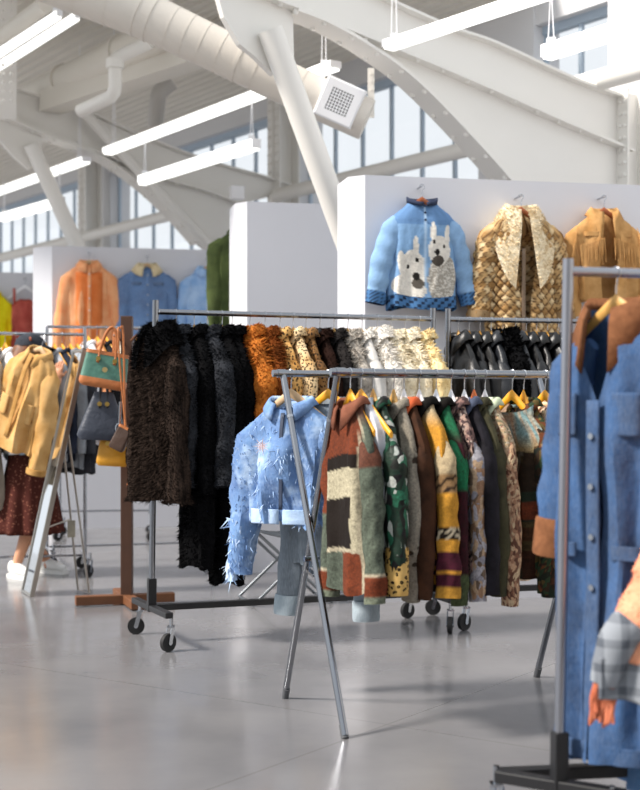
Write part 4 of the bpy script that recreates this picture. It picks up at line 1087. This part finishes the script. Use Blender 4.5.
# wooden bag stand
bs = Vector((xat(127, 8.2), 8.2, 0))
o = empty('bag_stand', 'dark brown wooden post stand with handbags hung on it', 'stand', bs)
M().box((.0, 0, .9), (.07,.07,1.74)).build('post', DKWOOD, o, smooth=False, bevel=.004)
WF = plain('#7d4f30', .5, var=.25, scale=12)
m = M(); m.beam((-.30,-.10,.035), (.28,.08,.035), .07, .055); m.build('foot_bar', WF, o, smooth=False, bevel=.004)
m = M(); m.beam((.10,-.28,.034), (-.10,.30,.034), .07, .053); m.build('foot_bar', WF, o, smooth=False, bevel=.004)
for (x, z) in ((-1,1.62), (-1,1.45), (1,1.62), (-1,1.17)):
    M().tube([(x*.03, -.03, z), (x*.07, -.075, z+.03)], .008, 8).build('peg', WF, o)
def bag(name, lab, ce, rz, w, h, dp, top, mat, basem=None, baseh=.06, tilt=0, handles=0, hm=None, hh=.14, group='handbags on the wooden stand', trim=None, round_=.25, sag=0):
    b = empty(name, lab, 'bag', ce, rz, group, tilt)
    def ring(t):
        ww = w/2*(1+(top-1)*t); dd = dp/2*(1-.55*t); z = -h/2+h*t; e = []
        if t < .12: k = .82+.18*(t/.12)**.5; ww *= k; dd *= k
        for j in range(32):
            a = 2*math.pi*j/32; e.append((ww*sg(math.cos(a))*abs(math.cos(a))**round_, dd*sg(math.sin(a))*abs(math.sin(a))**.5, z-sag*(1-(math.cos(a))**2)*(1 if t > .5 else 0)))
        return e
    t0 = baseh/h if basem else 0
    m = M(); m.loft([ring(t0+(1-t0)*i/10) for i in range(11)], True, True, True); m.build('bag_body', mat, b)
    if basem:
        m = M(); m.loft([[(x*1.015, y*1.03, z) for x, y, z in ring(t0*i/5)] for i in range(6)], True, True, True); m.build('base_panel', basem, b)
    if trim:
        m = M(); m.loft([[(x*1.02, y*1.06, z) for x, y, z in ring(t)] for t in (.90,.94,.98,1.0)], True, False, True); m.build('top_trim', trim, b)
    for s in ((-1, 1)[:handles] if handles else ()):
        pts = [(w*.20*math.cos(q)*top, s*dp*.22, h/2-.05+(hh+.05)*math.sin(q)) for q in [math.pi*k/14 for k in range(15)]]
        pts = [(pts[0][0], s*dp*.36, h*.18)]+pts+[(pts[-1][0], s*dp*.36, h*.18)]
        hd = M().tube(pts, .0085, 8).build('handle', hm, b)
        for q in (0, -1): M().tube([(pts[q][0], s*dp*.36-.012, pts[q][2]+.02), (pts[q][0], s*dp*.36+.012, pts[q][2]+.02)], .014, 10).build('handle_ring', plain('#c9a85e', .3, 1), hd)
    return b
TAN = leather('#c4763f', .45); GRN = leather('#4f8272', .45); NVY = leather('#3a404e', .45); YEL = leather('#d99a22', .45); BRN = leather('#a4592a', .4)
b = bag('handbag', 'green leather handbag with tan base and handles on the bag stand', P(105, 370, 8.02), R(8), .29, .22, .13, .86, GRN, TAN, .055, .17, 2, TAN, .15, trim=TAN)
M().tube([(.0,-.058,.0), (.0,-.064,.0)], .016, 14).build('badge', plain('#c9b27a', .4, .6), b)
b = bag('satchel', 'dark navy leather satchel hanging below the green handbag', P(103, 416, 8.02), R(8), .33, .29, .14, .34, NVY, None, 0, .04, 1, leather('#23262e'), .10, round_=.55)
m = M(); m.tube([(.10,-.075,-.05), (.10,-.07,.09)], .010, 8); m.tube([(.10+.02*math.cos(q),-.078,-.07+.03*math.sin(q)) for q in [2*math.pi*k/14 for k in range(15)]], .005, 6); m.build('clasp', CHROME, b)
bag('handbag', 'mustard yellow leather bag at the bottom of the bag stand', P(113, 452, 8.03), R(5), .20, .17, .09, .8, YEL, None, 0, .06, 1, YEL, .16, round_=.55)
b = bag('pouch', 'small tan edged pouch on a long strap at the bag stand', P(121, 438, 7.92), R(-12), .10, .15, .05, .85, leather('#4a3428', .4), None, 0, .45, 0, group='handbags on the wooden stand', trim=TAN)
M().tube(curve([(.0,0,.07), (-.19,-.0,.38), (-.29,.0,.56), (-.30,.03,.58), (-.27,.05,.55), (-.01,.01,.07)], 5), .006, 6).build('strap', TAN, b)
bag('handbag', 'round brown leather bag peeking out under the streaked fur coat', P(140, 480, 7.9), R(0), .15, .11, .08, .8, BRN, None, 0, .15, 1, BRN, .2, round_=.6)
b = bag('handbag', 'tan leather bag with looped handles near the top of the stand', P(121, 372, 8.28), R(20), .20, .18, .09, .8, leather('#9a5f38', .45), None, 0, -.1, 2, TAN, .17)

# easel mirror
bn, bf = Vector((xat(32,8.50),8.50,0)), Vector((xat(23,8.74),8.74,0))
tn = Vector((xat(85,8.62),8.62,zat(349,8.62))); tf = tn+(bf-bn)
mo = (bn+bf)/2
o = empty('easel_mirror', 'tall slim leaning easel mirror with silver frame before the person', 'mirror', mo)
ux = (bf-bn).normalized(); uy = (tn-bn).normalized(); nn = ux.cross(uy).normalized()
if nn.x > 0: nn = -nn
wm, hm_ = (bf-bn).length, (tn-bn).length
def mp(a, b, cc): return bn-mo+ux*a+uy*b+nn*cc
FRM = plain('#b9b4ac', .3, 1, var=.05)
m = M(); w = .018
for a0, a1, b0, b1 in ((0,w,0,hm_), (wm-w,wm,0,hm_), (w,wm-w,0,w), (w,wm-w,hm_-w,hm_)):
    m.add([mp(a, b, q) for q in (-.015,.015) for a, b in ((a0,b0),(a1,b0),(a1,b1),(a0,b1))], [(3,2,1,0),(4,5,6,7),(0,1,5,4),(1,2,6,5),(2,3,7,6),(3,0,4,7)])
m.build('frame', FRM, o, smooth=False)
m = M(); m.add([mp(a, b, q) for q in (-.01,.008) for a, b in ((w,w),(wm-w,w),(wm-w,hm_-w),(w,hm_-w))], [(3,2,1,0),(4,5,6,7),(0,1,5,4),(1,2,6,5),(2,3,7,6),(3,0,4,7)])
m.build('mirror_glass', plain('#e6e8ea', .04, 1, var=0), o, smooth=False)
f1, f2 = P(78,590,8.78)-mo, P(89,596,8.63)-mo; f1.z = f2.z = .01
t1, t2 = mp(wm*.8, hm_*.66, -.02), mp(wm*.2, hm_*.66, -.02)
m = M(); m.tube([t1, f1, f2, t2], .007, 8); m.tube([t1.lerp(f1,.55), mp(wm*.5, hm_*.27, -.02)], .005, 8); m.build('support_leg', FRM, o)
m = M(); q = t2.lerp(f2, .6); m.box((q.x-.06, q.y, q.z), (.05,.004,.11), .3); m.build('paper_tag', fabric('#8a8578', '#a09a8a'), o, smooth=False)

# person in a cap --------------------------------------------------
po = Vector((xat(29, 9.62), 9.62, 0)); sc = 1.0
SKIN = N('skin'); v = SKIN.tc(); SKIN.col(SKIN.mix(SKIN.noise(v, 12).outputs[0], c('#c98d6c'), c('#dba583'))); SKIN = SKIN.fin(.5, 0, .4)
pr = empty('person', 'person in dark cap, black top, brown skirt and white sneakers holding a tan jacket', 'person', po, R(14))
vs, es, rs = [], [], []
def jv(p, r, par=None):
    vs.append(p); rs.append(r); i = len(vs)-1
    if par is not None: es.append((par, i))
    return i
pel = jv((0,0,.93), .125); sp1 = jv((.0,0,1.08), .105, pel); sp2 = jv((.0,0,1.24), .12, sp1); ch = jv((0,0,1.36), .095, sp2); nk = jv((.0,0,1.455), .048, ch)
jw = jv((.02,0,1.525), .062, nk); hd = jv((.03,0,1.60), .085, jw); hd2 = jv((.015,0,1.68), .07, hd)
nose = jv((.118,0,1.59), .012, hd)
jv((.128,0,1.578), .011, nose)
for s in (-1, 1): jv((.0, s*.095, 1.59), .016, hd)
def hand(wr, dirv, palmn, par, s):
    dv = Vector(dirv).normalized(); pn = Vector(palmn).normalized(); sd = dv.cross(pn).normalized(); w = Vector(wr)
    pm = jv(tuple(w+dv*.055), .026, par); 
    for k, (o_, ln) in enumerate(((-.027,.066), (-.009,.076), (.010,.070), (.028,.054))):
        a = jv(tuple(w+dv*.085+sd*o_), .010, pm); b_ = jv(tuple(w+dv*(.085+ln*.5)+sd*o_*1.05+pn*.008), .0085, a); jv(tuple(w+dv*(.085+ln*.8)+sd*o_*1.05+pn*.032), .0075, b_)
    a = jv(tuple(w+dv*.04-sd*.034+pn*.012), .011, pm); jv(tuple(w+dv*.075-sd*.05+pn*.03), .009, a)
for s in (-1, 1):
    sh = jv((-.01, s*.17, 1.375), .055, ch)
    if s < 0: el = jv((.04, -.27, 1.14), .042, sh); wr = jv((.20, -.19, 1.40), .027, el); hand((.20,-.19,1.40), (.02,.02,1), (.6,.8,0), wr, s)
    else: el = jv((.10, .26, 1.13), .042, sh); wr = jv((.26, .16, 1.33), .027, el); hand((.26,.16,1.33), (.1,-.1,1), (.6,-.8,0), wr, s)
    hp = jv((0, s*.09, .86), .095, pel); kn = jv((.0, s*.10-.0, .48), .056, hp); ck = jv((-.015, s*.11, .32), .052, kn); fx = -.07 if s < 0 else .15; an = jv((-.02+fx, s*.12, .09), .036, ck); jv((-.01+fx, s*.12-.05, .04), .028, an)
me = bpy.data.meshes.new('person_body'); me.from_pydata(vs, es, []); me.update(); me.materials.append(SKIN)
bo = bpy.data.objects.new('person_body', me); C.objects.link(bo); bo.parent = pr
sk = bo.modifiers.new('skin', 'SKIN'); sk.use_smooth_shade = True
for i, q in enumerate(me.skin_vertices[0].data): q.radius = (rs[i], rs[i]); q.use_root = (i == 0)
ss = bo.modifiers.new('sub', 'SUBSURF'); ss.levels = 2; ss.render_levels = 2
for s in (-1, 1): M().ball((.098, s*.032, 1.615), .011, 10, 8).build('eye', plain('#2a211c', .3), pr)
M().ball((.100,0,1.548), .02, 10, 6, (.45,1,.3)).build('lips', plain('#b0605a', .5), pr)
BLKT = fabric('#121215', '#232328', 9)
m = M(); k = [(.88,.135,.105), (1.0,.13,.10), (1.12,.125,.098), (1.25,.15,.115), (1.35,.165,.115), (1.41,.12,.09), (1.45,.065,.06)]
m.loft([[(d_*1.12*math.cos(a), w_*1.1*math.sin(a), z) for a in [2*math.pi*j/28 for j in range(28)]] for z, w_, d_ in k], True, True); tp = m.build('black_top', BLKT, pr)
for s in (-1, 1):
    pts = [(-.01, s*.12, 1.385), (-.01, s*.18, 1.36), ((.04, -.27, 1.14) if s < 0 else (.10,.26,1.13)), ((.15,-.215,1.31) if s < 0 else (.21,.19,1.27))]
    M().tube(curve(pts, 6), [.05]+[.072]*9+[.06]*4+[.05]*5, 16).build('top_sleeve', BLKT, pr)
m = M(); rings = []
for i in range(22):
    t = i/21; z = .98-.67*t; e = []
    for j in range(72):
        a = 2*math.pi*j/72; rr = (.125+.125*t**.8)*(1+.09*t*math.sin(11*a)+.04*t*math.sin(5*a+1)); e.append((rr*.92*math.cos(a), rr*1.08*math.sin(a), z))
    rings.append(e)
m.loft(rings[::-1], True)
SKT = N('skirt_print'); v = SKT.tc(); vo = SKT.n('ShaderNodeTexVoronoi', Scale=45); SKT.l(v, vo.inputs['Vector'])
SKT.col(SKT.mix(SKT.ramp(vo.outputs['Distance'], [(.18,(1,1,1,1)), (.3,(0,0,0,1))]), c('#4a2620'), c('#8a5a48'))); SKT = SKT.fin(.9, 0, .1)
m.build('skirt', SKT, pr, solid=.004)
HAIR = N('hair'); v = HAIR.map(HAIR.tc(), (30,30,4)); HAIR.col(HAIR.ramp(HAIR.noise(v, 2).outputs[0], [(.3, c('#4a2a18')), (.7, c('#8a5632'))])); HAIR = HAIR.fin(.5, 0, .4)
m = M(); rings = []
for i in range(16):
    t = i/15; z = 1.68-.46*t; w_ = .088+.03*math.sin(math.pi*min(1, t*1.4)) if t < .7 else .10-.12*(t-.7); d_ = w_*(1.0 if t < .35 else .7); cx = -.005-.06*min(1, t*1.6)
    rings.append([(cx+d_*math.cos(a)*(1 if math.cos(a) < .1 else .35), w_*math.sin(a)*(1+.04*math.sin(7*a)), z) for a in [2*math.pi*j/26 for j in range(26)]])
m.loft(rings[::-1], True, True, True); m.build('hair', HAIR, pr)
CAP = fabric('#2c2f36', '#42464e', 14)
m = M(); rings = []
for i in range(9):
    t = i/8*math.pi/2; rings.append([(.008+.112*math.cos(t)*math.cos(a), .106*math.cos(t)*math.sin(a), 1.655+.095*math.sin(t)) for a in [2*math.pi*j/28 for j in range(28)]])
m.loft(rings, True, True, True); cp = m.build('cap', CAP, pr)
m = M(); rows = []
for i in range(7):
    t = i/6; rows.append([(.008+(.108+.085*t*math.cos(a*.9)**.5)*math.cos(a), (.104+.0*t)*math.sin(a), 1.662-.03*t*math.cos(a)) for a in [R(-62+124*j/16) for j in range(17)]])
m.loft(rows, False); m.build('visor', CAP, cp, solid=.006)
M().tube([(.0,-.104,1.70), (.012,-.104,1.702)], .014, 10).build('badge', plain('#b8644a', .6), cp)
SH = plain('#ececea', .6); SOLE = plain('#35363a', .6)
for s in (-1, 1):
    x0, y0 = -.02+(-.07 if s < 0 else .15), s*.125; ra_ = R(-62 if s < 0 else -48)
    def rot(p): return (x0+(p[0]-x0)*math.cos(ra_)-(p[1]-y0)*math.sin(ra_), y0+(p[0]-x0)*math.sin(ra_)+(p[1]-y0)*math.cos(ra_), p[2])
    m = M(); rings = []
    for i in range(13):
        t = i/12; x = x0-.075+.26*t; w_ = (.030+.016*math.sin(math.pi*min(1, t*1.05)))*(1 if t < .93 else .6); hh = .10-.055*max(0, (t-.25)/.75)**.8 if t > .25 else .095+.01*t; hh = hh if t < .93 else .03
        rings.append([(x, y0+w_*math.cos(a), .022+max(0, hh*.5+hh*.5*math.sin(a)*1.0)) for a in [2*math.pi*j/18 for j in range(18)]])
    m.loft([[rot(p) for p in q] for q in rings], True, True, True); sh = m.build('sneaker', SH, pr)
    m = M(); e = [(x0-.08+.27*t, s_*(.036+.014*math.sin(math.pi*t))) for t, s_ in [(k/10, 1) for k in range(11)]+[(k/10, -1) for k in range(10, -1, -1)]]
    m.plate([rot((x, y0+y, .013)) for x, y in e], (0,0,.013)); m.build('sole', SH, sh, smooth=False)

# tan jacket held up
TANJ = fabric('#b98a4c', '#d9b27a', 6)
o, pf = G('jacket', 'tan canvas jacket held up in front of the capped person', 'jacket', P(44, 337, 9.27), R(-30), TANJ, sd='tan jacket', W=.38, L=.72, T=.09, sl=.64, sa=14, sb=8, sr=(.08,.065), hem=1.15, tilt=.36, folds=.022, na=48, nz=32, collar=dict(stand=.015, leaf=.045, fdrop=.06, gap=20, flare=.4), hang=WOODP, hlab='pale hanger inside the tan jacket in the capped person\'s hand', hgroup=None, seed=71, cuff=fabric('#a87c42', '#c79c62'), cuffl=.03)
strip(o, pf, -.018, .018, .04, .64, fabric('#a87c42', '#c79c62'), 'placket', .01)
for s in (-1, 1): strip(o, pf, s*.06, s*.16, .36, .50, TANJ, 'pocket', .012)
# ================================================================= FOLDING CHAIR BEHIND THE RIPPED JACKET
co = Vector((xat(285, 8.35), 8.35, 0))
o = empty('folding_chair', 'grey canvas folding chair with crossed metal legs behind the racks', 'chair', co, R(16))
CT = plain('#8f959b', .35, .8)
for y in (-.2, .2):
    M().tube([(-.25, y, .01), (.24, y, .46)], .010, 10).build('leg', CT, o); M().tube([(.25, y, .01), (-.24, y, .46)], .010, 10).build('leg', CT, o)
M().tube([(-.25,-.2,.012), (-.25,.2,.012)], .009, 8).build('floor_bar', CT, o); M().tube([(.25,-.2,.012), (.25,.2,.012)], .009, 8).build('floor_bar', CT, o)
GC = fabric('#4a4f55', '#666b71', 9)
m = M(); m.loft([[(-.24+.48*i/10, y, .46-.05*math.sin(math.pi*i/10)) for i in range(11)] for y in (-.22,0,.22)], False); m.build('seat', GC, o, solid=.006)
for x in (-.24, .24): M().tube([(x, .2, .44), (x, .27, .86)], .010, 10).build('back_post', CT, o)
m = M(); m.loft([[(-.25+.5*i/10, y+.03*math.sin(math.pi*i/10), z) for i in range(11)] for y, z in ((.24,.62), (.255,.74), (.27,.85))], False); m.build('backrest', GC, o, solid=.006)

# ================================================================= LIGHT AND CAMERA
w = bpy.data.worlds.new('World'); bpy.context.scene.world = w; w.use_nodes = True
bg = w.node_tree.nodes['Background']; bg.inputs[0].default_value = (.90, .95, 1.0, 1); bg.inputs[1].default_value = 1.08
s = bpy.data.lights.new('sun', 'SUN'); s.energy = 6.6; s.angle = R(9); s.color = (1, .93, .85)
so = bpy.data.objects.new('sun', s); C.objects.link(so); so.location = (-6, 0, 8)
so.rotation_euler = Vector((.70, .20, -.70)).to_track_quat('-Z', 'Y').to_euler()
cam = bpy.data.cameras.new('camera'); co_ = bpy.data.objects.new('camera', cam); C.objects.link(co_)
co_.location = (0, 0, EYE); co_.rotation_euler = (R(90), 0, 0)
cam.sensor_fit = 'HORIZONTAL'; cam.sensor_width = 24; cam.lens = 50; cam.shift_y = (HZ-395)/640
cam.clip_end = 200
cam.dof.use_dof = True; cam.dof.focus_distance = 6.0; cam.dof.aperture_fstop = 2.2
sc_ = bpy.context.scene; sc_.camera = co_
sc_.view_settings.view_transform = 'Standard'; sc_.view_settings.look = 'None'; sc_.view_settings.exposure = -.03; sc_.view_settings.gamma = 1
